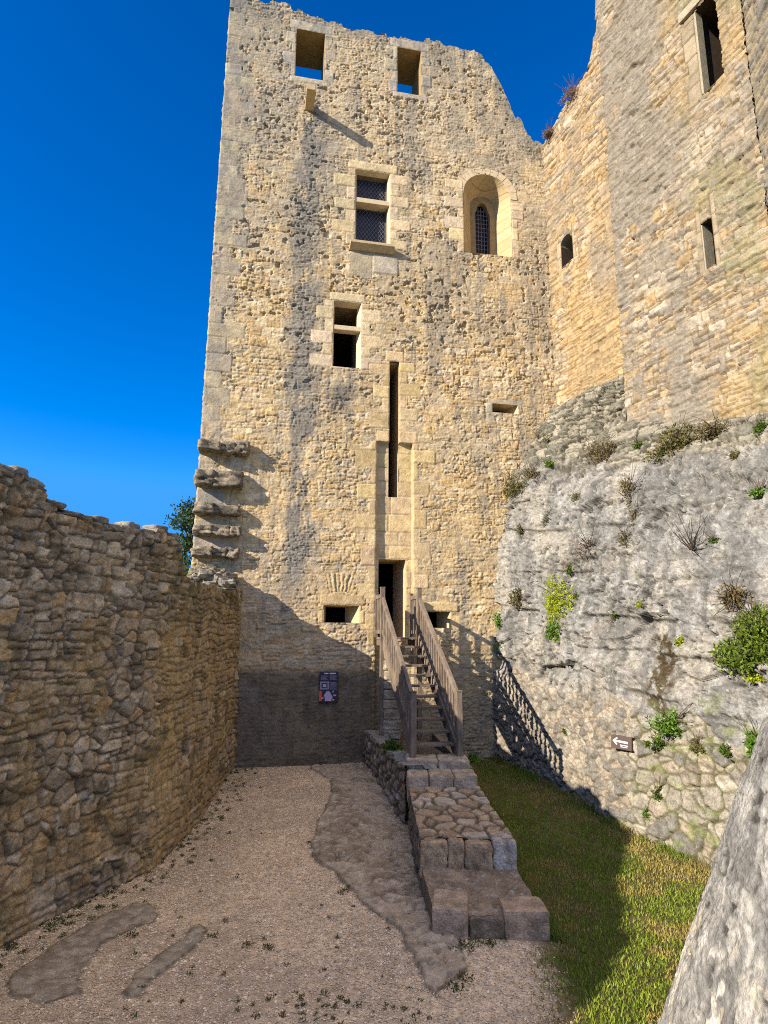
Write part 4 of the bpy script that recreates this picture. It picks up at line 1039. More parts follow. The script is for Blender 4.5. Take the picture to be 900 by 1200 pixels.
def ground():
    xs = np.arange(-5.2, 7.6, .028); ys = np.concatenate([np.arange(3.0, 9.5, .028), np.arange(9.5, 17, .034)])
    X, Y = np.meshgrid(xs, ys)
    jx = .16 * (fbm(X / .25, Y / .25, 4, 410) - .5) + .05 * (fbm(X / .05, Y / .05, 2, 411) - .5); jy = .16 * (fbm(X / .25, Y / .25, 4, 420) - .5)
    bed = inside(X + jx, Y + jy, BED); s1 = inside(X + jx, Y + jy, SL1); s2 = inside(X + jx * .6, Y + jy * .6, SL2)
    rockm = bed | s1 | s2
    lw = sstep(-.32, .32, X + 1.6 * jx - np.interp(Y, [3, 6.0, 7.4, 7.8], [1.5, 1.5, 1.7, 1.0])) * ~bed
    lawn = (lw > .5) & ~bed
    soil = lawn & False
    Z = gz(X, Y)
    # blur of the rock mask -> smooth edges
    mr = rockm.astype(float)
    for _ in range(1): mr[1:-1, 1:-1] = (mr[1:-1, 1:-1] * 2 + mr[:-2, 1:-1] + mr[2:, 1:-1] + mr[1:-1, :-2] + mr[1:-1, 2:]) / 6
    rough = fbm(X / .5, Y / .35, 5, 430); fine = fbm(X / .07, Y / .06, 4, 440)
    Z = Z + mr * ((.022 * bed + .014) + .09 * (rough - .4) * bed + .05 * (rough - .4) * ~bed + .05 * (fine - .5) - .05 * bed * sstep(.03, 0, np.abs(fbm(X / .4, Y / .3, 4, 445) - .5))) + (1 - mr) * .016 * (fbm(X / .03, Y / .03, 2, 450) - .5)
    # colours
    gv = np.array([.74, .56, .365]); c = np.tile(gv, X.shape + (1,)) * (.55 + .9 * fbm(X / .035, Y / .035, 2, 460))[..., None]
    c = mixc(c, (.42, .325, .225), sstep(.42, .62, fbm(X / .8, Y / .8, 4, 470)) * .5)
    c = mixc(c, (.50, .385, .27), sstep(7.4, 6.2, Y) * sstep(.5, -1.5, X) * .5)
    rc = mixc(np.tile(np.array([.47, .375, .265]), X.shape + (1,)), (.32, .25, .17), sstep(.42, .6, rough)); rc = mixc(rc, (.56, .46, .35), sstep(.56, .68, fine) * .8); rc = mixc(rc, (.07, .055, .04), sstep(.03, 0, np.abs(fbm(X / .4, Y / .3, 4, 445) - .5)) * .7)
    rc2 = mixc(np.tile(np.array([.47, .395, .29]), X.shape + (1,)), (.31, .25, .18), sstep(.4, .65, fine)); rc2 = mixc(rc2, (.34, .30, .2), sstep(.55, .65, rough) * .4 * s2)
    rc = np.where(bed[..., None], rc, rc2)
    c = c * (1 - mr[..., None]) + rc * mr[..., None]
    mossy = sstep(.9, .2, np.abs(X - np.interp(Y, _ly, _lx))) * sstep(.48, .62, fbm(X / .3, Y / .3, 3, 480))
    c = mixc(c, (.20, .18, .09), mossy * .6)
    ed = sstep(.02, .3, mr) * sstep(.98, .6, mr); c = mixc(c, (.09, .075, .05), ed * .8)
    lc = mixc(np.tile(np.array([.075, .07, .022]), X.shape + (1,)), (.13, .10, .045), sstep(.45, .65, fbm(X / .6, Y / .6, 4, 490)))
    c = mixc(c, lc, np.clip(lw, 0, 1)) if False else c * (1 - lw[..., None]) + lc * lw[..., None]
    P = np.stack([X, Y, Z], 2).reshape(-1, 3); F = grid_faces(len(ys), len(xs))
    mf = rockm[:-1, :-1].ravel(); lf = lawn[:-1, :-1].ravel() & ~mf
    for nm, m, mat in (('gravel_yard', ~mf & ~lf, M_ground), ('bedrock', mf, M_ground), ('lawn_soil', lf, M_ground)):
        tag(link(nm, np_mesh(nm, P, F[m], c.reshape(-1, 3)), mat), kind='structure')
    # pebbles lying on the gravel: uncountable
    g = np.random.default_rng(77); n = 130000
    px = g.uniform(-4.3, 2.4, n); py = 4.6 + 10.0 * g.random(n) ** 1.35
    ix = np.clip(((px + 5.2) / .028).astype(int), 0, len(xs) - 1); iy = np.clip(np.searchsorted(ys, py), 0, len(ys) - 1)
    ok = (~rockm[iy, ix] | (g.random(n) < .22)) & (g.random(n) > lw[iy, ix] * 1.02) & (px > np.interp(py, _ly, _lx) + .05) & ~((px > .35) & (px < 1.9) & (py > 7.4))
    ok &= (g.random(n) < .35 + .9 * fbm(px / .7, py / .7, 3, 500))
    px, py = px[ok], py[ok]; n = len(px)
    sz = g.uniform(.006, .014, n) * (1 + .9 * (g.random(n) < .04)); base = np.array([(1, 0, 0), (0, 1, 0), (-1, 0, 0), (0, -1, 0), (0, 0, .75), (.1, .1, -.5)])
    th = g.uniform(0, 6.28, n); st = g.uniform(.6, 1, n)
    B = base[None] * np.stack([np.ones(n), st, st], 1)[:, None, :] * (1 + g.uniform(-.25, .25, (n, 6, 1)))
    ct, sn = np.cos(th)[:, None], np.sin(th)[:, None]
    x = (B[..., 0] * ct - B[..., 1] * sn) * sz[:, None] + px[:, None]; y = (B[..., 0] * sn + B[..., 1] * ct) * sz[:, None] + py[:, None]; z = B[..., 2] * sz[:, None] + gz(px, py)[:, None] + .004
    co = np.stack([x, y, z], 2).reshape(-1, 3); t = np.array([(0, 1, 4), (1, 2, 4), (2, 3, 4), (3, 0, 4), (1, 0, 5), (2, 1, 5), (3, 2, 5), (0, 3, 5)])
    F = (t[None] + (np.arange(n) * 6)[:, None, None]).reshape(-1, 3)
    cc = mixc(np.tile(np.array([.88, .69, .47]), (n, 1)), (.40, .31, .215), g.random(n) ** 1.5) * g.uniform(.7, 1.25, n)[:, None]
    tag(link('gravel', np_mesh('gravel', co, F, np.repeat(cc, 6, 0), False), M_peb), 'loose buff gravel spread over the yard floor', 'gravel', kind='stuff')
    return xs, ys, lw
GX, GY, LAWN = ground()
# wide ground around the castle
bm = bmesh.new(); vs_ = [bm.verts.new(p) for p in ((-3000, -3000, -.35), (3000, -3000, -.35), (3000, 3000, -.35), (-3000, 3000, -.35))]; bm.faces.new(vs_)
tag(link('ground', bm_mesh('ground', bm), stone_mat('field', .3, 5, .3, tint=(.10, .11, .05))), kind='structure')

# grass blades of the lawn
def blades(n, region, hmin, hmax, wid, cols, seed, lean=.7):
    g = np.random.default_rng(seed)
    x, y = region(g, n); n = len(x)
    h = g.uniform(hmin, hmax, n); a = g.uniform(0, 6.28, n); l = g.uniform(.1, lean, n) * h
    z = gz(x, y)
    w = wid * g.uniform(.6, 1.3, n); dx, dy = np.cos(a) * w, np.sin(a) * w; a2 = g.uniform(0, 6.28, n)
    p0 = np.stack([x - dx, y - dy, z], 1); p1 = np.stack([x + dx, y + dy, z], 1); p2 = np.stack([x + np.cos(a2) * l, y + np.sin(a2) * l, z + h], 1)
    co = np.stack([p0, p1, p2], 1).reshape(-1, 3); F = np.arange(3 * n).reshape(-1, 3)
    t = g.random(n)[:, None]; k = fbm(x / .5, y / .5, 3, seed)[:, None]
    c = np.array(cols[0]) * (1 - t) + np.array(cols[1]) * t; c = c * (1 - sstep(.5, .62, k)) + np.array(cols[2]) * sstep(.5, .62, k); c *= g.uniform(.7, 1.3, n)[:, None]
    return co, F, np.repeat(c, 3, 0)
def lawn_region(g, n):
    x = g.uniform(.7, 5.6, n); y = 4.5 + 11 * g.random(n) ** 1.25
    ix = np.clip(((x + 5.2) / .028).astype(int), 0, len(GX) - 1); iy = np.clip(np.searchsorted(GY, y), 0, len(GY) - 1)
    ok = (g.random(n) < LAWN[iy, ix]) & ~((x < 1.85) & (y > 7.3)) & (g.random(n) < .3 + 1.1 * fbm(x / .35, y / .35, 3, 600))
    return x[ok], y[ok]
co, F, c = blades(120000, lawn_region, .018, .05, .008, ((.14, .235, .02), (.30, .33, .045), (.36, .30, .085)), 91)
def edge_region(g, n):
    k = g.uniform(-.4, 7, n); off = np.array([rock_off(kk, .1) for kk in k]); p = W0[None] + k[:, None] * WD + (off + abs(g.normal(0, .10, n)) + .02)[:, None] * WI
    y2 = g.uniform(7.3, 11.4, n); x2 = cw_right_(y2) + abs(g.normal(0, .07, n)) + .01; m = g.random(n) < .6
    x = np.where(m, p[:, 0], x2); y = np.where(m, p[:, 1], y2); ok = (fbm(x / .4, y / .4, 3, 610) > .45); return x[ok], y[ok]
cw_right_ = lambda y: np.interp(y, [7.4, 8.45, 10.6, 11.5], [1.88, 1.76, 1.64, 1.62])
co2, F2, c2 = blades(9000, edge_region, .05, .16, .006, ((.09, .16, .02), (.22, .24, .04), (.30, .24, .09)), 93, .9)
F = np.concatenate([F, F2 + len(co)]); co = np.concatenate([co, co2]); c = np.concatenate([c, c2])
tag(link('grass', np_mesh('grass', co, F, c, False), M_leaf), 'short patchy turf between the stone causeway and the rock', 'grass', kind='stuff')

def leafy(center, normal, size, n, ls, cols, seed, up=.5, aspect=.55, hollow=.3):
    """leaf quads through a half ellipsoid sitting on a surface"""
    g = np.random.default_rng(seed); nrm = np.array(normal) / np.linalg.norm(normal)
    t = np.cross([0, 0, 1], nrm); t = t / (np.linalg.norm(t) + 1e-9) if np.linalg.norm(t) > .05 else np.array([1., 0, 0]); b = np.cross(nrm, t)
    d = g.normal(size=(n, 3)); d /= np.linalg.norm(d, axis=1)[:, None]; rr = g.random(n) ** .45
    lump = .65 + .6 * fbm(d[:, 0] * 2.2 + seed, d[:, 1] * 2.2 + d[:, 2] * 1.7, 3)
    q = d * (rr * lump)[:, None]; q[:, 2] = np.abs(q[:, 2])
    p = np.array(center) + q[:, :1] * t * size[0] + q[:, 1:2] * b * size[1] + q[:, 2:] * nrm * size[2]
    ax = g.normal(size=(n, 3)) + q * .8 + np.array([0, 0, up]); ax /= np.linalg.norm(ax, axis=1)[:, None]
    sd = np.cross(ax, g.normal(size=(n, 3))); sd /= np.linalg.norm(sd, axis=1)[:, None] + 1e-9
    l = ls * g.uniform(.6, 1.3, n)[:, None]; w = l * aspect * .5
    co = np.stack([p, p + ax * l * .5 + sd * w, p + ax * l, p + ax * l * .5 - sd * w], 1).reshape(-1, 3)
    F = np.arange(4 * n).reshape(-1, 4)
    k = g.random(n)[:, None]; c = np.array(cols[0]) * (1 - k) + np.array(cols[1]) * k
    if len(cols) > 2: m = (g.random(n) < .25)[:, None]; c = np.where(m, np.array(cols[2]), c)
    c = c * g.uniform(.75, 1.25, n)[:, None]
    return co, F, np.repeat(c, 4, 0)

# weeds in the gravel: small rosettes of leaves, uncountable
def weeds():
    g = np.random.default_rng(55); cos, fs, cs, b = [], [], [], 0
    pts = []
    for i in range(150):
        y = g.uniform(6.3, 14.3); x = np.interp(y, _ly, _lx) + abs(g.normal(0, .28)) + .05; pts.append((x, y, g.uniform(.02, .06)))
    for (px, py, s) in ((240, 968, .06), (312, 1112, .07), (290, 1108, .07), (265, 1080, .05), (250, 1098, .06), (155, 1098, .08), (40, 1085, .12), (60, 1090, .09), (410, 1042, .09), (402, 1047, .07), (318, 1113, .05), (300, 1192, .05), (395, 1100, .03), (380, 1165, .05), (355, 1180, .04), (330, 1190, .035), (400, 1172, .04), (420, 1180, .04), (545, 1112, .12), (560, 1105, .12), (590, 1100, .12), (612, 1096, .12), (575, 1108, .09), (530, 1118, .09), (545, 1150, .1), (535, 1160, .1), (362, 990, .05), (372, 1008, .05), (404, 893, .09), (415, 890, .1), (425, 893, .1), (395, 899, .05), (470, 1080, .04)):
        p = gnd(px, py); pts.append((p[0], p[1], s))
    for i in range(60):
        p = gnd(g.uniform(140, 470), g.uniform(930, 1200)); pts.append((p[0], p[1], g.uniform(.015, .035)))
    for i in range(34):
        p = gnd(g.normal(420, 75), g.normal(1183, 14)); pts.append((p[0], p[1], g.uniform(.012, .03)))
    for i, (x, y, s) in enumerate(pts):
        n = int(16 + s * 500)
        co, F, c = leafy((x, y, float(gz(np.array(x), np.array(y)))), (0, 0, 1), (s, s, s * .45), n, .018 + s * .22, ((.045, .075, .02), (.10, .13, .035), (.16, .13, .05)), i + 1000, aspect=.35)
        cos.append(co); fs.append(F + b); cs.append(c); b += len(co)
    tag(link('weeds', np_mesh('weeds', np.concatenate(cos), np.concatenate(fs), np.concatenate(cs), False), M_leaf), 'small green weeds sprouting from the gravel and along the wall foot', 'weeds', kind='stuff')
weeds()

# ------------------------------------------------------------------ 6. stone causeway
CW = empty('stone_causeway', (1.0, 9.5, 0), 'worn stone ramp of paving and steps leading up to the wooden stair', 'steps')
def cw_left(y): return np.interp(y, [7.4, 8.45, 10.6, 11.5], [.60, .50, .44, .42])
def cw_right(y): return np.interp(y, [7.4, 8.45, 10.6, 11.5], [1.83, 1.72, 1.60, 1.57])
def paving():
    ys = np.linspace(8.56, 10.68, 150); ts = np.linspace(0, 1, 84); Tt, Y = np.meshgrid(ts, ys)
    X = cw_left(Y) + Tt * (cw_right(Y) - cw_left(Y))
    e, r, dx, dy = rubble(X, Y, 71, .26, .21, jit=.9, wt=.6, warp=.6); p, H = relief(e, r, dx, dy, .03, .010, .025, .12, .03)
    Z = .655 + (Y - 8.45) * .055 + H + .012 * (fbm(X / .05, Y / .05, 3) - .5)
    c = mixc(np.tile(np.array([.48, .345, .215]), X.shape + (1,)), (.33, .23, .14), r[1]); c = mixc(c, (.52, .42, .31), sstep(.7, .9, r[2])); c = mixc(c, (.10, .08, .055), (1 - p) * .9)
    P = np.stack([X, Y, Z], 2)
    # skirts down the two sides
    sk = []
    nrow, ncol = X.shape
    co = [P.reshape(-1, 3)]; cc = [c.reshape(-1, 3)]; F = [grid_faces(nrow, ncol)]; base = nrow * ncol
    for sd, col in ((-1, 0), (1, ncol - 1)):
        zs = np.linspace(1, 0, 34); Zg, Yg = np.meshgrid(zs, ys, indexing='ij')
        top = P[:, col, 2]
        ee, rr_, a, b = rubble(Yg, Zg * .7, 73 + sd, .24, .14); pp, hh = relief(ee, rr_, a, b, .03, .008, .03)
        xx = P[:, col, 0][None, :] + sd * (hh - .02) * (Zg < .98); zz = -.1 + Zg * (top[None, :] + .1)
        cs_ = mixc(mixc(np.tile(np.array([.30, .25, .18]), Zg.shape + (1,)), (.18, .16, .12), rr_[1]), (.07, .06, .045), 1 - pp)
        co.append(np.stack([xx, Yg, zz], 2).reshape(-1, 3)); cc.append(cs_.reshape(-1, 3)); f = grid_faces(34, nrow) + base
        F.append(f if sd > 0 else f[:, ::-1]); base += 34 * nrow
    link('paving', np_mesh('paving', np.concatenate(co), np.concatenate(F), np.concatenate(cc)), M_wall, CW)
paving()
def block(name, x0, x1, y0, y1, z0, z1, seed, k=9, rough=.03, col=((.36, .30, .23), (.22, .185, .14)), parent=CW, cuts=10):
    q, f, c = stone((x1 - x0, y1 - y0, z1 - z0), seed, k, rough, cuts, col, loc=((x0 + x1) / 2, (y0 + y1) / 2, (z0 + z1) / 2))
    return link(name, np_mesh(name, q, f, c, False), M_wall, parent)
# rounded edge stones at the front of the paving
for i, (a, b, d) in enumerate(((-.01, .28, .36), (.283, .46, .26), (.463, .75, .33), (.753, 1.01, .45))):
    y0 = 8.42 + .02 * (i % 2); xl, xr = cw_left(y0), cw_right(y0); w = xr - xl
    block('edge_stone', xl + a * w, xl + b * w, y0, y0 + d, .22, .665 + .02 * (i % 2), 300 + i, 9, .03, ((.47, .335, .20), (.29, .205, .125)) if i < 3 else ((.52, .46, .40), (.30, .24, .17)))
# lower slab: two dressed blocks with trodden earth and flagstones between
def slab():
    ys = np.linspace(7.50, 8.50, 76); ts = np.linspace(0, 1, 90); Tt, Y = np.meshgrid(ts, ys); X = cw_left(Y) + .01 + Tt * (cw_right(Y) - cw_left(Y) - .02)
    e, r, dx, dy = rubble(X, Y, 75, .33, .26, jit=.9, wt=.8, warp=.8); p, H = relief(e, r, dx, dy, .05, .02, .03, .1, .012)
    bare = sstep(.45, .55, fbm(X / .4, Y / .4, 3, 9)); H = H * (1 - .8 * bare)
    Z = .205 + (Y - 7.45) * .15 + H + .02 * (fbm(X / .06, Y / .06, 4) - .5)
    c = mixc(mixc(np.tile(np.array([.36, .265, .175]), X.shape + (1,)), (.24, .175, .115), r[1]), (.25, .18, .12), np.maximum(bare, 1 - p))
    c = mixc(c, (.40, .36, .30), sstep(.68, .76, fbm(X / .05, Y / .05, 2, 4)) * .6)
    P = np.stack([X, Y, Z], 2); n, m = X.shape
    rim = np.concatenate([P[0], P[:, -1], P[::-1][0:1].reshape(-1, 3)[::-1], P[::-1, 0]]); 
    co = [P.reshape(-1, 3)]; F = [grid_faces(n, m)]; cc = [c.reshape(-1, 3)]; base = n * m
    for line in (P[0], P[:, -1], P[::-1, 0]):
        lo = line.copy(); lo[:, 2] = -.1; k = len(line)
        co.append(np.concatenate([lo, line])); F.append(grid_faces(2, k) + base); cc.append(np.tile(np.array([.2, .165, .12]), (2 * k, 1))); base += 2 * k
    link('earth_fill', np_mesh('earth_fill', np.concatenate(co), np.concatenate(F), np.concatenate(cc)), M_wall, CW)
slab()
q, f, c = stone((.40, .62, .38), 330, 22, .010, 12, ((.46, .345, .235), (.34, .25, .165)), rot=np.array([[.99, .13, 0], [-.13, .99, 0], [0, 0, 1]]), loc=(.80, 7.76, .10))
link('slab_block', np_mesh('slab_block', q, f, c, False), M_wall, CW)
block('slab_block', 1.36, 1.86, 7.43, 7.86, -.12, .285, 331, 20, .014, ((.48, .335, .22), (.34, .25, .17)))
block('slab_block', .98, 1.38, 7.45, 7.60, -.12, .21, 332, 10, .03, ((.27, .205, .14), (.19, .145, .10)))
# two courses of step blocks
for i, (a, b) in enumerate(((0, .31), (.315, .66), (.665, 1.0))):
    w = cw_right(10.8) - cw_left(10.8); block('step_block', cw_left(10.8) - .02 + a * w, cw_left(10.8) - .02 + b * w, 10.66, 11.2, .55, .99, 340 + i, 13, .018, ((.50, .39, .275), (.33, .25, .17)))
for i, (a, b) in enumerate(((0, .5), (.51, 1.0))):
    w = cw_right(11.2) - cw_left(11.2) - .06; block('step_block', cw_left(11.2) - .01 + a * w, cw_left(11.2) - .01 + b * w, 11.12, 11.72, .8, 1.14, 350 + i, 13, .02, ((.52, .42, .30), (.34, .265, .185)))
# terrace behind the steps up to the keep, with its rubble side wall
def terrace():
    a = np.array([.40, 11.0]); b = np.array([-.40, 14.86]); L = np.linalg.norm(b - a); t = (b - a) / L; n = np.array([-t[1], t[0]])
    ss = np.linspace(0, L, 170); vs = np.linspace(-.1, 1.16, 60); Sg, V = np.meshgrid(ss, vs)
    e, r, dx, dy = rubble(Sg, V, 81, .30, .15); p, H = relief(e, r, dx, dy, .04, .008, .05, .3, .03)
    c = mixc(np.tile(np.array([.38, .31, .23]), Sg.shape + (1,)), (.24, .20, .15), r[1]); c = mixc(c, (.48, .42, .34), sstep(.7, .9, r[2])); c = mixc(c, (.09, .085, .07), (1 - p) * .8)
    tops = 1.06 + .05 * stepnoise(ss, 43, .3); 
    co = np.zeros(Sg.shape + (3,)); co[..., 0] = a[0] + t[0] * Sg + n[0] * H; co[..., 1] = a[1] + t[1] * Sg + n[1] * H; co[..., 2] = np.minimum(V, tops[None])
    kp = V[:-1, :-1] < np.maximum(tops[:-1], tops[1:])[None]
    F = grid_faces(len(vs), len(ss))[kp.ravel()][:, ::-1]
    th = np.array([0, .12, .3, .34, .8, 1.12]); cap = np.zeros((6, len(ss), 3)); cc = np.zeros_like(cap)
    for i, w in enumerate(th):
        off = -w if i else H[np.clip(np.searchsorted(vs, tops), 0, len(vs) - 1), np.arange(len(ss))]
        cap[i, :, 0] = a[0] + t[0] * ss + n[0] * off; cap[i, :, 1] = a[1] + t[1] * ss + n[1] * off
        cap[i, :, 2] = (tops + .03 * (fbm(ss / .12, ss * 0 + w * 9, 3) - .5)) if i < 3 else 1.0 - (w > .4) * .04
        cc[i] = (.30, .28, .245) if i < 3 else (.16, .13, .09)
    F2 = grid_faces(6, len(ss))[:, ::-1] + co.size // 3
    link('side_wall', np_mesh('side_wall', np.concatenate([co.reshape(-1, 3), cap.reshape(-1, 3)]), np.concatenate([F, F2]), np.concatenate([c.reshape(-1, 3), cc.reshape(-1, 3)])), M_wall, CW)
    # right flank
    bm = bmesh.new(); hexa(bm, [(1.45, 11.3, 0), (1.58, 11.3, 0), (1.30, 15.1, 0), (1.16, 15.1, 0), (1.45, 11.3, .98), (1.58, 11.3, .98), (1.30, 15.1, .98), (1.16, 15.1, .98)])
    link('flank_wall', bm_mesh('flank_wall', bm), block_mat('flank_blocks', (.26, .23, .18), .3, .16), CW)
terrace()
# masonry pier carrying the stair landing
z = 1.0; i = 0
PIER = empty('stone_pier', (.2, 14.3, 1), 'small block pier standing under the landing of the wooden stair', 'pier')
while z < 2.85:
    h = .19 + .05 * ((i * 37) % 5) / 5
    block('pier_block', .02 - .012 * (i % 2), .40 + .012 * (i % 3), 13.95, 14.35, z, z + h, 400 + i, 9, .03, ((.42, .36, .27), (.29, .24, .17)), PIER, 6); z += h; i += 1

# ------------------------------------------------------------------ 7. wooden stair
ST = empty('wooden_staircase', (.95, 11.4, 1.14), 'weathered grey timber staircase with baluster rails up to the keep door', 'staircase')
FA = np.array([.955, 11.42]); FB = np.array([.405, 14.12]); sdir = (FB - FA) / np.linalg.norm(FB - FA); sper = np.array([sdir[1], -sdir[0]])
RUN = np.linalg.norm(FB - FA); ZL = 3.17; ZF = 1.14; HWID = .43
def sp(t, w, z):
    p = FA + sdir * t + sper * w; return np.array([p[0], p[1], z])
def wood(name, build, mat=M_wood, parent=ST, bev=.006):
    bm = bmesh.new(); build(bm); return link(name, bm_mesh(name, bm, bev), mat, parent)
def post(t, w, z0, z1, s=.1):
    def b(bm):
        bar(bm, sp(t, w, z0), sp(t, w, z1), s, s, up=(sdir[0], sdir[1], 0))
        bar(bm, sp(t, w, z1 - .001), sp(t, w, z1 + .022), s * 1.15, s * 1.15, up=(sdir[0], sdir[1], 0))
    wood('newel_post', b)
ntr = 10
for i in range(ntr):
    f = (i + 1) / (ntr + 1); t = f * RUN - .02; z = ZF + (ZL - ZF) * f
    wood('tread', lambda bm: bar(bm, sp(t, -HWID + .055, z - .022), sp(t, HWID - .055, z - .022), .26, .044))
slope = (ZL - ZF) / RUN
for sg in (-1, 1):
    w = sg * (HWID - .025)
    wood('stringer', lambda bm: bar(bm, sp(.05, w, ZF + .02), sp(RUN + .02, w, ZL - .06), .045, .27), M_wood)
    post(-.02, sg * HWID, ZF - .02, ZF + 1.10, .105)
    post(RUN, sg * HWID, (1.0 if sg < 0 else 1.0), ZL + 1.11, .1)
    hr0, hr1 = ZF + 1.02, ZL + .86
    wood('handrail', lambda bm: bar(bm, sp(.03, sg * (HWID), hr0), sp(RUN - .05, sg * (HWID), hr1), .07, .10))
    wood('bottom_rail', lambda bm: bar(bm, sp(.03, sg * HWID, ZF + .26), sp(RUN - .05, sg * HWID, ZL + .14), .045, .09))
    for k in range(15):
        f = (k + .8) / 15.6; t = .03 + f * (RUN - .08)
        zb, zt = ZF + .28 + f * (ZL + .14 - ZF - .26), hr0 + f * (hr1 - hr0) - .04
        wood('baluster', lambda bm: bar(bm, sp(t, sg * HWID, zb), sp(t, sg * HWID, zt), .028, .075, up=(sdir[0], sdir[1], 0)), bev=.003)
# landing
LD = .80
wood('landing_deck', lambda bm: [bar(bm, sp(RUN + .03 + .0 + j * .155 + .07, -HWID - .0, ZL - .02), sp(RUN + .03 + j * .155 + .07, HWID, ZL - .02), .145, .04) for j in range(5)])
for s_ in (-1, 1): wood('landing_joist', lambda bm: bar(bm, sp(RUN + .02, s_ * (HWID - .05), ZL - .12), sp(RUN + LD, s_ * (HWID - .05), ZL - .12), .06, .14), M_wood2)
for sg in (-1, 1):
    t1 = RUN + LD - .08
    post(t1, sg * (HWID - .0), ZL, ZL + 1.02, .08)
    wood('handrail', lambda bm: bar(bm, sp(RUN + .05, sg * HWID, ZL + .93), sp(t1 - .04, sg * HWID, ZL + .93), .06, .09))
    wood('bottom_rail', lambda bm: bar(bm, sp(RUN + .05, sg * HWID, ZL + .12), sp(t1 - .04, sg * HWID, ZL + .12), .045, .08))
    for k in range(3):
        t = RUN + .05 + (k + 1) / 4 * (LD - .17)
        wood('baluster', lambda bm: bar(bm, sp(t, sg * HWID, ZL + .15), sp(t, sg * HWID, ZL + .89), .028, .07, up=(sdir[0], sdir[1], 0)), bev=.003)

# ------------------------------------------------------------------ 8. signs
def info_panel():
    u0, u1, v0, v1 = rect(374.5, 787, 395.5, 822.5)
    root = empty('information_panel', TP((u0 + u1) / 2, -.06, v0), 'dark blue information panel with small pictures on the shaded keep wall', 'sign')
    w, h = u1 - u0, v1 - v0
    def pl(name, a, b, c_, d, mat, n=0.0, par=None, th=.003):
        bm = tbox(u0 + a * w, u0 + b * w, -.075 - n - th, -.075 - n, v0 + c_ * h, v0 + d * h); return link(name, bm_mesh(name, bm), mat, root)
    bm = tbox(u0, u1, -.075, -.02, v0, v1); link('panel', bm_mesh('panel', bm, .004), M_board, root)
    pl('heading', .24, .46, .925, .965, M_white); pl('heading', .53, .86, .925, .965, M_white)
    for (a, b, c0, n) in ((.07, .45, .74, 5), (.53, .93, .74, 5), (.58, .97, .40, 9)):
        for i in range(n): pl('text_line', a, b - .05 * ((i * 7) % 3), c0 + i * .03, c0 + i * .03 + .012, M_grey)
    pl('picture', .03, .52, .42, .68, M_grey); pl('picture_inset', .12, .42, .48, .63, M_board, .004); pl('picture_mark', .18, .36, .50, .59, M_lilac, .008)
    pl('colour_tab', .0, .13, .05, .38, M_orange)
    bm = bmesh.new()
    pts = [(.30, .04), (.64, .04), (.66, .10), (.72, .16), (.66, .22), (.60, .30), (.56, .34), (.48, .37), (.38, .36), (.32, .30), (.28, .26), (.24, .21), (.30, .15)]
    a_ = [bm.verts.new(TP(u0 + x * w, -.079, v0 + y * h)) for x, y in pts]; b_ = [bm.verts.new(TP(u0 + x * w, -.0755, v0 + y * h)) for x, y in pts]
    bm.faces.new(a_); 
    for i in range(len(pts)): bm.faces.new([a_[i], a_[(i + 1) % len(pts)], b_[(i + 1) % len(pts)], b_[i]])
    link('castle_plan', bm_mesh('castle_plan', bm), M_lilac, root)
    for a, b, c_, d in ((.70, .78, .32, .37), (.74, .90, .20, .25), (.70, .80, .06, .10), (.12, .22, .12, .17)): pl('picture_mark', a, b, c_, d, M_lilac)
info_panel()

def arrow_sign():
    p, n = on_rock(732.5, 870.5); p = Vector(p)
    n = Vector((n.x, n.y, n.z)); 
    n = Vector(WI).normalized() * .97 + Vector((0, -.25, .12)); n.normalize()
    x = Vector((0, 0, 1)).cross(n).normalized(); y = n.cross(x).normalized()
    w, h = .40, .22
    root = empty('direction_sign', p, 'brown sign with a white arrow pointing left on the rubble footing', 'sign')
    def P(a, b, d): return p + x * a * w / 2 + y * b * h / 2 + n * d
    bm = bmesh.new(); hexa(bm, [P(-1, -1, .0), P(1, -1, .0), P(1, 1, .0), P(-1, 1, .0), P(-1, -1, .11), P(1, -1, .11), P(1, 1, .11), P(-1, 1, .11)])
    link('sign_plate', bm_mesh('sign_plate', bm, .004), M_brown, root)
    def flat(name, pts, mat):
        bm = bmesh.new(); a = [bm.verts.new(P(u, v, .115)) for u, v in pts]; b = [bm.verts.new(P(u, v, .1112)) for u, v in pts]; bm.faces.new(a)
        for i in range(len(pts)): bm.faces.new([a[i], b[i], b[(i + 1) % len(pts)], a[(i + 1) % len(pts)]])
        link(name, bm_mesh(name, bm), mat, root)
    flat('arrow', [(-.84, .18), (-.42, .72), (-.32, .58), (-.52, .30), (.66, .26), (.66, -.06), (-.52, .02), (-.36, -.30), (-.46, -.42)], M_white)
    flat('text_line', [(-.1, -.30), (.66, -.30), (.66, -.42), (-.1, -.42)], M_white); flat('text_line', [(-.05, -.56), (.62, -.56), (.62, -.66), (-.05, -.66)], M_white)
arrow_sign()

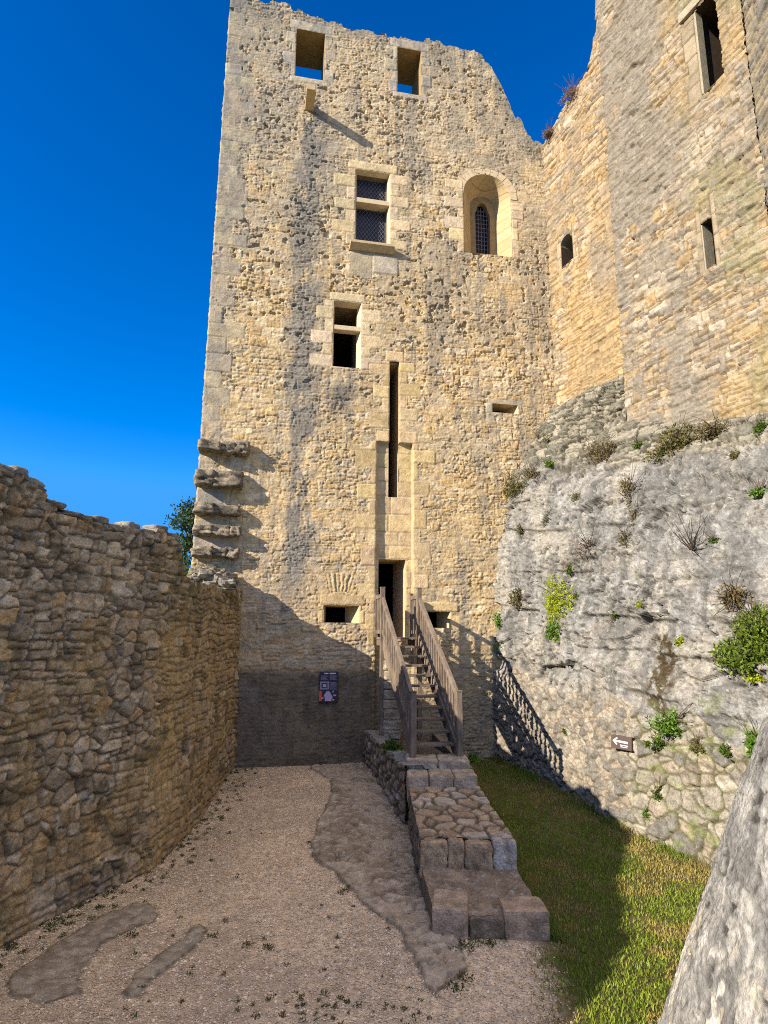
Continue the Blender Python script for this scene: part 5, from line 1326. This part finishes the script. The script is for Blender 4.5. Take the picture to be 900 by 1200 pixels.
# ------------------------------------------------------------------ 9. foreground rock
def boulder():
    nth, nz = 800, 460
    th = np.linspace(R(95), R(290), nth); tz = np.linspace(0, 1, nz); Th, Tz = np.meshgrid(th, tz)
    zmax = 3.3; Z = Tz * zmax; CX, CY = 2.62, 2.2
    Rr = 2.29 - .385 * Z - .5 * sstep(3.0, 3.4, Z)
    A = Th * 1.55
    H = .09 * (fbm(A / .9, Z / .8, 3, 700) - .5) + .018 * (fbm(A / .18, Z / .16, 4, 710) - .5) + .016 * (fbm(A / .03, Z / .03, 4, 720) - .5)
    H += -.012 * sstep(.02, 0, np.abs(fbm(A / .6, Z / .45, 4, 715) - .5)) * sstep(.5, .6, fbm(A / .5, Z / .5, 2, 716))
    hol = sstep(.60, .63, vnoise(A / .028 + 3.3, Z / .026)) * sstep(.55, .60, vnoise(A / .12 + 31, Z / .12 + 7)) * sstep(1.95, 2.25, Z); H -= .012 * hol
    c = mixc(np.tile(np.array([.31, .298, .27]), A.shape + (1,)), (.20, .193, .18), sstep(.42, .58, fbm(A / .12, Z / .12, 6, 740)))
    li = sstep(.52, .535, fbm(A / .16, Z / .22, 5, 750)) * sstep(2.6, 1.9, Z + .5 * (fbm(A / .3, Z / .3, 2) - .5)); c = mixc(c, (.58, .55, .48), li * .9)
    c = mixc(c, (.46, .37, .20), li * sstep(.6, .7, fbm(A / .06, Z / .06, 2, 755)) * .6)
    c = mixc(c, (.02, .018, .016), hol * .75)
    c = mixc(c, (.13, .127, .115), sstep(.60, .66, fbm(A / .022, Z / .022, 3, 760)) * .6)
    X = CX + (Rr + H) * np.cos(Th); Y = CY + (Rr + H) * np.sin(Th)
    P = np.stack([X, Y, Z - .1], 2)
    top = np.stack([CX + 0 * th, CY + 0 * th, zmax + .05 + 0 * th], 1)[None]
    P = np.concatenate([P, P[-1:] * .5 + top * .5, top]); c = np.concatenate([c, c[-1:], c[-1:]])
    tag(link('foreground_boulder', np_mesh('foreground_boulder', P.reshape(-1, 3), grid_faces(nz + 2, nth)[:, ::-1], c.reshape(-1, 3)), M_rock), 'big sunlit grey boulder with pale lichen in the near right corner', 'boulder')
boulder()

# ------------------------------------------------------------------ 10. plants on the rock and walls
GREEN = ((.06, .11, .015), (.13, .20, .03)); LIME = ((.30, .38, .012), (.42, .46, .02)); DRY = ((.14, .115, .05), (.22, .17, .08)); OLIVE = ((.09, .10, .03), (.17, .16, .05), (.2, .15, .07)); BRIGHT = ((.09, .20, .02), (.17, .28, .035))
def stems(p, n, size, k, seed, th=.004):
    g = np.random.default_rng(seed); bm = bmesh.new(); n = np.array(n); up = np.array([0, 0, 1.])
    for i in range(k):
        d = n * g.uniform(.5, 1) + up * g.uniform(.2, 1.1) + g.normal(size=3) * .45; d /= np.linalg.norm(d); q = np.array(p)
        L = max(size) * g.uniform(.8, 1.5)
        m = q + d * L * .5 + g.normal(size=3) * .02; e = m + (d + g.normal(size=3) * .25) * L * .5
        bar(bm, q, m, th * 1.6, th * 1.6); bar(bm, m, e, th, th)
    return bm
def plant(name, px, py, wpx, hpx, cols, label, cat='plant', n=260, ls=.06, stem=6, group='plants growing on the rock', asp=.55, pos=None, nor=None):
    p, nr = (on_rock(px, py) if pos is None else (Vector(pos), Vector(nor)))
    if p is None: print('no hit', label); return
    dist = (p - Vector(CAM)).dot(Vector((0, math.cos(PITCH), math.sin(PITCH)))); s = dist / FPX
    size = (wpx * s * .62, hpx * s * .62, min(wpx, hpx) * s * .5 + .03)
    root = empty(name, p, label, cat, group)
    g = np.random.default_rng(int(px * 3 + py)); cs_, fs_, cc_, b_ = [], [], [], 0; nv_ = np.array(nr); side = np.cross([0, 0, 1.], nv_); side /= np.linalg.norm(side) + 1e-9; dn = np.cross(nv_, side)
    for q_ in range(5):
        f_ = 1.0 if q_ == 0 else g.uniform(.3, .6)
        o_ = np.zeros(3) if q_ == 0 else side * g.normal(0, .4) * size[0] - abs(g.normal(.2, .35)) * np.abs(size[1]) * np.sign(dn[2]) * dn
        co, F, c = leafy(np.array(p) + o_ - nv_ * .01, nv_, tuple(v * f_ * (.85 if q_ == 0 else 1) for v in size), int(n * (1.0 if q_ == 0 else .25)), ls * g.uniform(.7, 1.1), cols, int(px * 7 + py) + q_, aspect=asp)
        cs_.append(co); fs_.append(F + b_); cc_.append(c); b_ += len(co)
    co, F, c = np.concatenate(cs_), np.concatenate(fs_), np.concatenate(cc_)
    link('foliage', np_mesh('foliage', co, F, c, False), M_leaf, root)
    link('stem', bm_mesh('stem', stems(p, nr, size, stem, int(px + py), .006)), M_twig, root)
plant('creeping_plant', 656, 703, 40, 58, LIME, 'bright yellow green plant glowing in the middle of the grey rock', n=1300, ls=.065)
plant('leafy_plant', 650, 738, 24, 20, BRIGHT, 'green plant directly under the bright yellow green one', n=260)
plant('leafy_plant', 676, 699, 14, 10, GREEN, 'small green plant right beside the bright yellow green one', n=120, ls=.05)
plant('leafy_plant', 608, 699, 24, 20, OLIVE, 'grey green tuft on the rock just left of the bright yellow plant', n=320)
plant('leafy_plant', 583, 729, 24, 20, BRIGHT, 'green leafy clump where the rock meets the keep beside the stair shadow', n=340)
plant('leafy_plant', 568, 775, 40, 34, BRIGHT, 'large fresh green clump in the corner behind the stair rail', n=560, ls=.08)
plant('leafy_plant', 581, 758, 18, 16, BRIGHT, 'green sprig between the corner clump and the clump above it', n=160)
plant('grass_tuft', 604, 572, 34, 40, OLIVE, 'long green and straw tuft high on the left edge of the rock', 'grass tuft', n=560, ls=.11, asp=.22)
plant('grass_tuft', 625, 556, 28, 22, DRY, 'straw coloured tuft right of the long green one high on the rock', 'grass tuft', n=320, ls=.10, asp=.22)
plant('leafy_plant', 644, 543, 20, 10, BRIGHT, 'flat green plant on the ledge under the cut masonry band', n=180, ls=.05)
plant('grass_tuft', 640, 517, 20, 22, OLIVE, 'olive tuft on the stony band near the keep corner', 'grass tuft', n=240, ls=.08, asp=.3)
plant('grass_tuft', 632, 513, 10, 16, OLIVE, 'small olive tuft against the keep above the rock', 'grass tuft', n=120, ls=.07, asp=.3)
plant('grass_tuft', 703, 530, 50, 30, DRY, 'wide dry brown tuft along the middle of the stony band', 'grass tuft', n=620, ls=.10, asp=.25)
plant('leafy_plant', 748, 521, 16, 10, GREEN, 'dark green sprig right of the wide dry tuft on the stony band', n=140, ls=.05)
plant('shrub', 795, 520, 46, 44, OLIVE, 'biggest olive shrub on the stony band beneath the castle wall', 'shrub', n=900, ls=.09, asp=.35)
plant('grass_tuft', 838, 503, 46, 24, DRY, 'dry straw strip right of the biggest olive shrub', 'grass tuft', n=480, ls=.10, asp=.25)
plant('grass_tuft', 862, 535, 20, 14, OLIVE, 'little olive tuft on the rock below the dry straw strip', 'grass tuft', n=160, ls=.07, asp=.3)
plant('leafy_plant', 890, 578, 24, 14, BRIGHT, 'bright green tuft at the right edge high on the rock', n=240, ls=.06)
plant('leafy_plant', 893, 500, 14, 22, GREEN, 'dark green plant at the right edge under the castle wall', n=220)
plant('grass_tuft', 675, 583, 14, 14, OLIVE, 'small tuft on the bare upper face of the rock', 'grass tuft', n=140, ls=.06, asp=.3)
plant('grass_tuft', 735, 578, 26, 40, DRY, 'tall dry brown tuft left of the row of dark pits', 'grass tuft', n=320, ls=.08, asp=.25)
plant('grass_tuft', 742, 604, 22, 24, DRY, 'dry tuft directly below the tall brown one', 'grass tuft', n=220, ls=.07, asp=.25)
plant('grass_tuft', 734, 632, 24, 22, OLIVE, 'loose green tuft mid rock under the dry tufts', 'grass tuft', n=200, ls=.06, asp=.3)
plant('heather', 690, 640, 40, 44, ((.16, .10, .085), (.22, .15, .11), (.12, .13, .05)), 'brown purple withered plant spreading on the middle of the rock', n=360, ls=.06, asp=.3, stem=14)
plant('leafy_plant', 668, 668, 18, 12, GREEN, 'dark green sprig just above the bright yellow green plant', n=140, ls=.05)
plant('leafy_plant', 640, 605, 18, 24, OLIVE, 'thin olive plant on the left part of the bare rock', n=120, ls=.05)
plant('leafy_plant', 610, 620, 10, 22, OLIVE, 'sparse hanging plant near the left edge of the rock', n=90, ls=.05)
plant('leafy_plant', 836, 633, 16, 10, GREEN, 'green sprig on the rock right of the bare twigs', n=150, ls=.05)
plant('leafy_plant', 750, 708, 12, 10, LIME, 'tiny yellow green sprig on the long crack of the rock', n=110, ls=.045)
plant('leafy_plant', 722, 722, 10, 16, GREEN, 'small green plant in the pink notch of the rock', n=110, ls=.05)
plant('leafy_plant', 798, 751, 13, 14, LIME, 'yellow green sprig at the top of the rusty seep', n=150, ls=.05)
plant('shrub', 862, 700, 36, 46, DRY, 'dry brown shrub above the green bush at the right edge', 'shrub', n=620, ls=.08, asp=.3, stem=18)
plant('shrub', 892, 745, 62, 66, ((.10, .17, .02), (.22, .28, .03), (.06, .09, .015)), 'large green bush on the rock at the right edge', 'shrub', n=1900, ls=.08, asp=.4, stem=18)
plant('leafy_plant', 890, 795, 26, 14, LIME, 'low yellow green plant under the large bush', n=220, ls=.05)
plant('fern', 790, 848, 54, 28, BRIGHT, 'bright green fern patch on the footing above the mossy joints', n=620, ls=.075, asp=.4)
plant('fern', 776, 868, 26, 16, GREEN, 'smaller darker fern just under the bright fern patch', n=200, ls=.06)
plant('leafy_plant', 770, 930, 14, 24, GREEN, 'green sprig in the footing joints below the arrow sign height', n=150, ls=.05)
plant('leafy_plant', 757, 953, 7, 12, BRIGHT, 'tiny green sprig low on the footing just above the lawn', n=80, ls=.04)
plant('leafy_plant', 888, 872, 24, 44, BRIGHT, 'green plants beside the near boulder on the right edge of the footing', n=420, ls=.07)
plant('leafy_plant', 850, 880, 14, 12, GREEN, 'green sprig among the mossy joints right of the arrow sign', n=130, ls=.05)
plant('leafy_plant', 818, 872, 18, 14, OLIVE, 'olive moss tuft in a joint below the rusty seep', n=170, ls=.045)
plant('leafy_plant', 662, 857, 5, 8, GREEN, 'tiny green sprig on the pale footing left of the arrow sign', n=50, ls=.04)
# bare twigs
p, nr = on_rock(812, 645)
if p is not None:
    root = empty('bare_twigs', p, 'bunch of bare brown twigs sprouting from the rock', 'shrub', 'plants growing on the rock')
    link('stem', bm_mesh('stem', stems(p, nr, (.55, .55), 22, 5, .006)), M_twig, root)
# dry bush on the wall head at right
for (px, py, sz, cols, lab) in ((668, 108, 22, ((.20, .12, .12), (.30, .19, .17), (.14, .16, .06)), 'dry reddish bush on the broken head of the castle wall'), (641, 158, 13, ((.2, .13, .12), (.26, .18, .15)), 'small dry tuft where the castle wall head meets the keep')):
    k, z = wl(px, py)
    pos = WP(k, -.12, float(rtop(np.array([k]))[0]) - .05)
    plant('dry_bush', px, py, sz, sz * 1.5, cols, lab, 'bush', n=420, ls=.10, stem=26, group='bushes on the castle wall head', asp=.18, pos=pos, nor=(-.3, -.2, .93))
# tufts on the left wall head
for (y, lab) in ((7.75, 'sprig of dry weed on the head of the left rubble wall'), ):
    s = s_at_y(y); x_, y_, nx_, ny_ = lpos(np.array([s])); pos = (x_[0] - nx_[0] * .2, y_[0] - ny_[0] * .2, float(ltop(np.array([s]))[0]) + .03)
    plant('wall_weed', 122, 602, 9, 14, OLIVE, lab, 'plant', n=60, ls=.05, stem=8, group='weeds on the left wall head', asp=.25, pos=pos, nor=(0, 0, 1))
# plants on the causeway terrace
plant('grass_tuft', 462, 858, 26, 30, GREEN, 'green weed clump on the terrace under the wooden stair', 'grass tuft', n=420, ls=.08, group='weeds on the causeway', asp=.4, pos=(.18, 12.5, 1.03), nor=(0, 0, 1))
plant('grass_tuft', 556, 850, 14, 20, BRIGHT, 'sunlit green sprig beside the foot of the stair', 'grass tuft', n=160, ls=.07, group='weeds on the causeway', asp=.4, pos=(1.72, 12.3, .9), nor=(0, 0, 1))

# tree beyond the left wall
def tree():
    bx, by = -7.25, 23.5
    root = empty('leafy_tree', (bx, by, -.3), 'dark green tree showing between the left wall and the keep', 'tree')
    bm = bmesh.new(); hts = [-.4, 1.5, 3.2, 5.0, 6.4]; rad = [.26, .21, .17, .11, .05]
    rings = []
    for h, r in zip(hts, rad): rings.append([bm.verts.new((bx + .08 * math.sin(h) + r * math.cos(a * math.pi / 5), by + r * math.sin(a * math.pi / 5), h)) for a in range(10)])
    for a_, b_ in zip(rings[:-1], rings[1:]):
        for i in range(10): bm.faces.new([a_[i], a_[(i + 1) % 10], b_[(i + 1) % 10], b_[i]])
    g = np.random.default_rng(3)
    cl = []
    for i in range(60):
        a = g.uniform(0, 6.28); z = g.uniform(2.6, 8.3); rmax = 2.0 * math.sqrt(max(0.05, 1 - ((z - 4.8) / 3.5) ** 2)); r = rmax * math.sqrt(g.random())
        e = (bx + r * math.cos(a), by + r * math.sin(a), z); bar(bm, (bx, by, max(1.2, z - 1.1)), e, .035, .035); cl.append(e)
    link('trunk', bm_mesh('trunk', bm), M_bark, root)
    cos, fs, cs, b = [], [], [], 0
    for i, e in enumerate(cl):
        for sgn in (1, -1):
            co, F, c = leafy(e, (0, 0, sgn), (.62, .62, .42), 110, .15, ((.025, .055, .022), (.06, .105, .035)), 900 + i); cos.append(co); fs.append(F + b); cs.append(c); b += len(co)
    link('crown', np_mesh('crown', np.concatenate(cos), np.concatenate(fs), np.concatenate(cs), False), M_leaf, root)
tree()

# ------------------------------------------------------------------ light, sky, camera
SUNV = np.array([.744, .492, -.430]); SUNV /= np.linalg.norm(SUNV)
sun = bpy.data.lights.new('sun', 'SUN'); sun.energy = 5.0; sun.angle = R(.5); sun.color = (1.0, .88, .70)
so = bpy.data.objects.new('sun', sun); C.objects.link(so)
so.rotation_euler = Vector(SUNV).to_track_quat('-Z', 'Y').to_euler()
wd = bpy.data.worlds.new('World'); S.world = wd; wd.use_nodes = True
N = wd.node_tree.nodes; L = wd.node_tree.links
sky = N.new('ShaderNodeTexSky'); sky.sky_type = 'NISHITA'; sky.sun_disc = False
sky.sun_elevation = math.asin(-SUNV[2]); sky.sun_rotation = math.atan2(-SUNV[0], -SUNV[1]); sky.altitude = 300; sky.air_density = 1.0; sky.dust_density = .2; sky.ozone_density = 4.0
gm = N.new('ShaderNodeGamma'); gm.inputs['Gamma'].default_value = 1.25; L.new(sky.outputs[0], gm.inputs['Color'])
hs = N.new('ShaderNodeHueSaturation'); hs.inputs['Hue'].default_value = .508; hs.inputs['Saturation'].default_value = 1.28
L.new(gm.outputs[0], hs.inputs['Color']); mn = N.new('ShaderNodeVectorMath'); mn.operation = 'MINIMUM'; mn.inputs[1].default_value = (.30, 2.1, 5.7)
L.new(hs.outputs[0], mn.inputs[0]); L.new(mn.outputs['Vector'], N['Background'].inputs['Color'])
N['Background'].inputs['Strength'].default_value = .098
# warm glow added to the sky overhead, out of view, to lift the shade
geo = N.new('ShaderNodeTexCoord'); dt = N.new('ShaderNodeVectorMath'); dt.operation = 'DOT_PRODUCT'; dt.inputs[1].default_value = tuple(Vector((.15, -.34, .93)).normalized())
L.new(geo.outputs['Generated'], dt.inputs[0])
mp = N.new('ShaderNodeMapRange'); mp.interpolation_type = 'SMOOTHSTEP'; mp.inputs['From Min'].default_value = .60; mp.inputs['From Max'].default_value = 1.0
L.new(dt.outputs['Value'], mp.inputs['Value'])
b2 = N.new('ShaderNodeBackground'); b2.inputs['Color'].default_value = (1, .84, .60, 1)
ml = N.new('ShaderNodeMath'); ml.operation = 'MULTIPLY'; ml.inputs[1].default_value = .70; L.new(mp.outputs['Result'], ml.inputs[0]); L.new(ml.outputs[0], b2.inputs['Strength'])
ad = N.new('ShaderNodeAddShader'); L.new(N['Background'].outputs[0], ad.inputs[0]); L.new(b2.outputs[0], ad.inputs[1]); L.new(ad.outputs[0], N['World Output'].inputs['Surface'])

cd = bpy.data.cameras.new('camera'); cam = bpy.data.objects.new('camera', cd); C.objects.link(cam)
cd.sensor_fit = 'HORIZONTAL'; cd.sensor_width = 36; cd.lens = 36 * FPX / 900; cd.clip_end = 8000; cd.clip_start = .05
c_, s_ = math.cos(ROLL), math.sin(ROLL); Xv = Vector((1, 0, 0)); Uv = Vector((0, -math.sin(PITCH), math.cos(PITCH))); Fv = Vector((0, math.cos(PITCH), math.sin(PITCH)))
rt = Xv * c_ + Uv * s_; up = -Xv * s_ + Uv * c_
m = Matrix((rt, up, -Fv)).transposed().to_4x4(); m.translation = Vector(CAM); cam.matrix_world = m
S.camera = cam
S.view_settings.view_transform = 'Standard'; S.view_settings.look = 'None'; S.view_settings.exposure = .9; S.view_settings.gamma = 1
S.render.engine = 'CYCLES'
S.cycles.filter_width = 1.05; S.cycles.max_bounces = 6; S.cycles.diffuse_bounces = 4; S.cycles.use_denoising = False
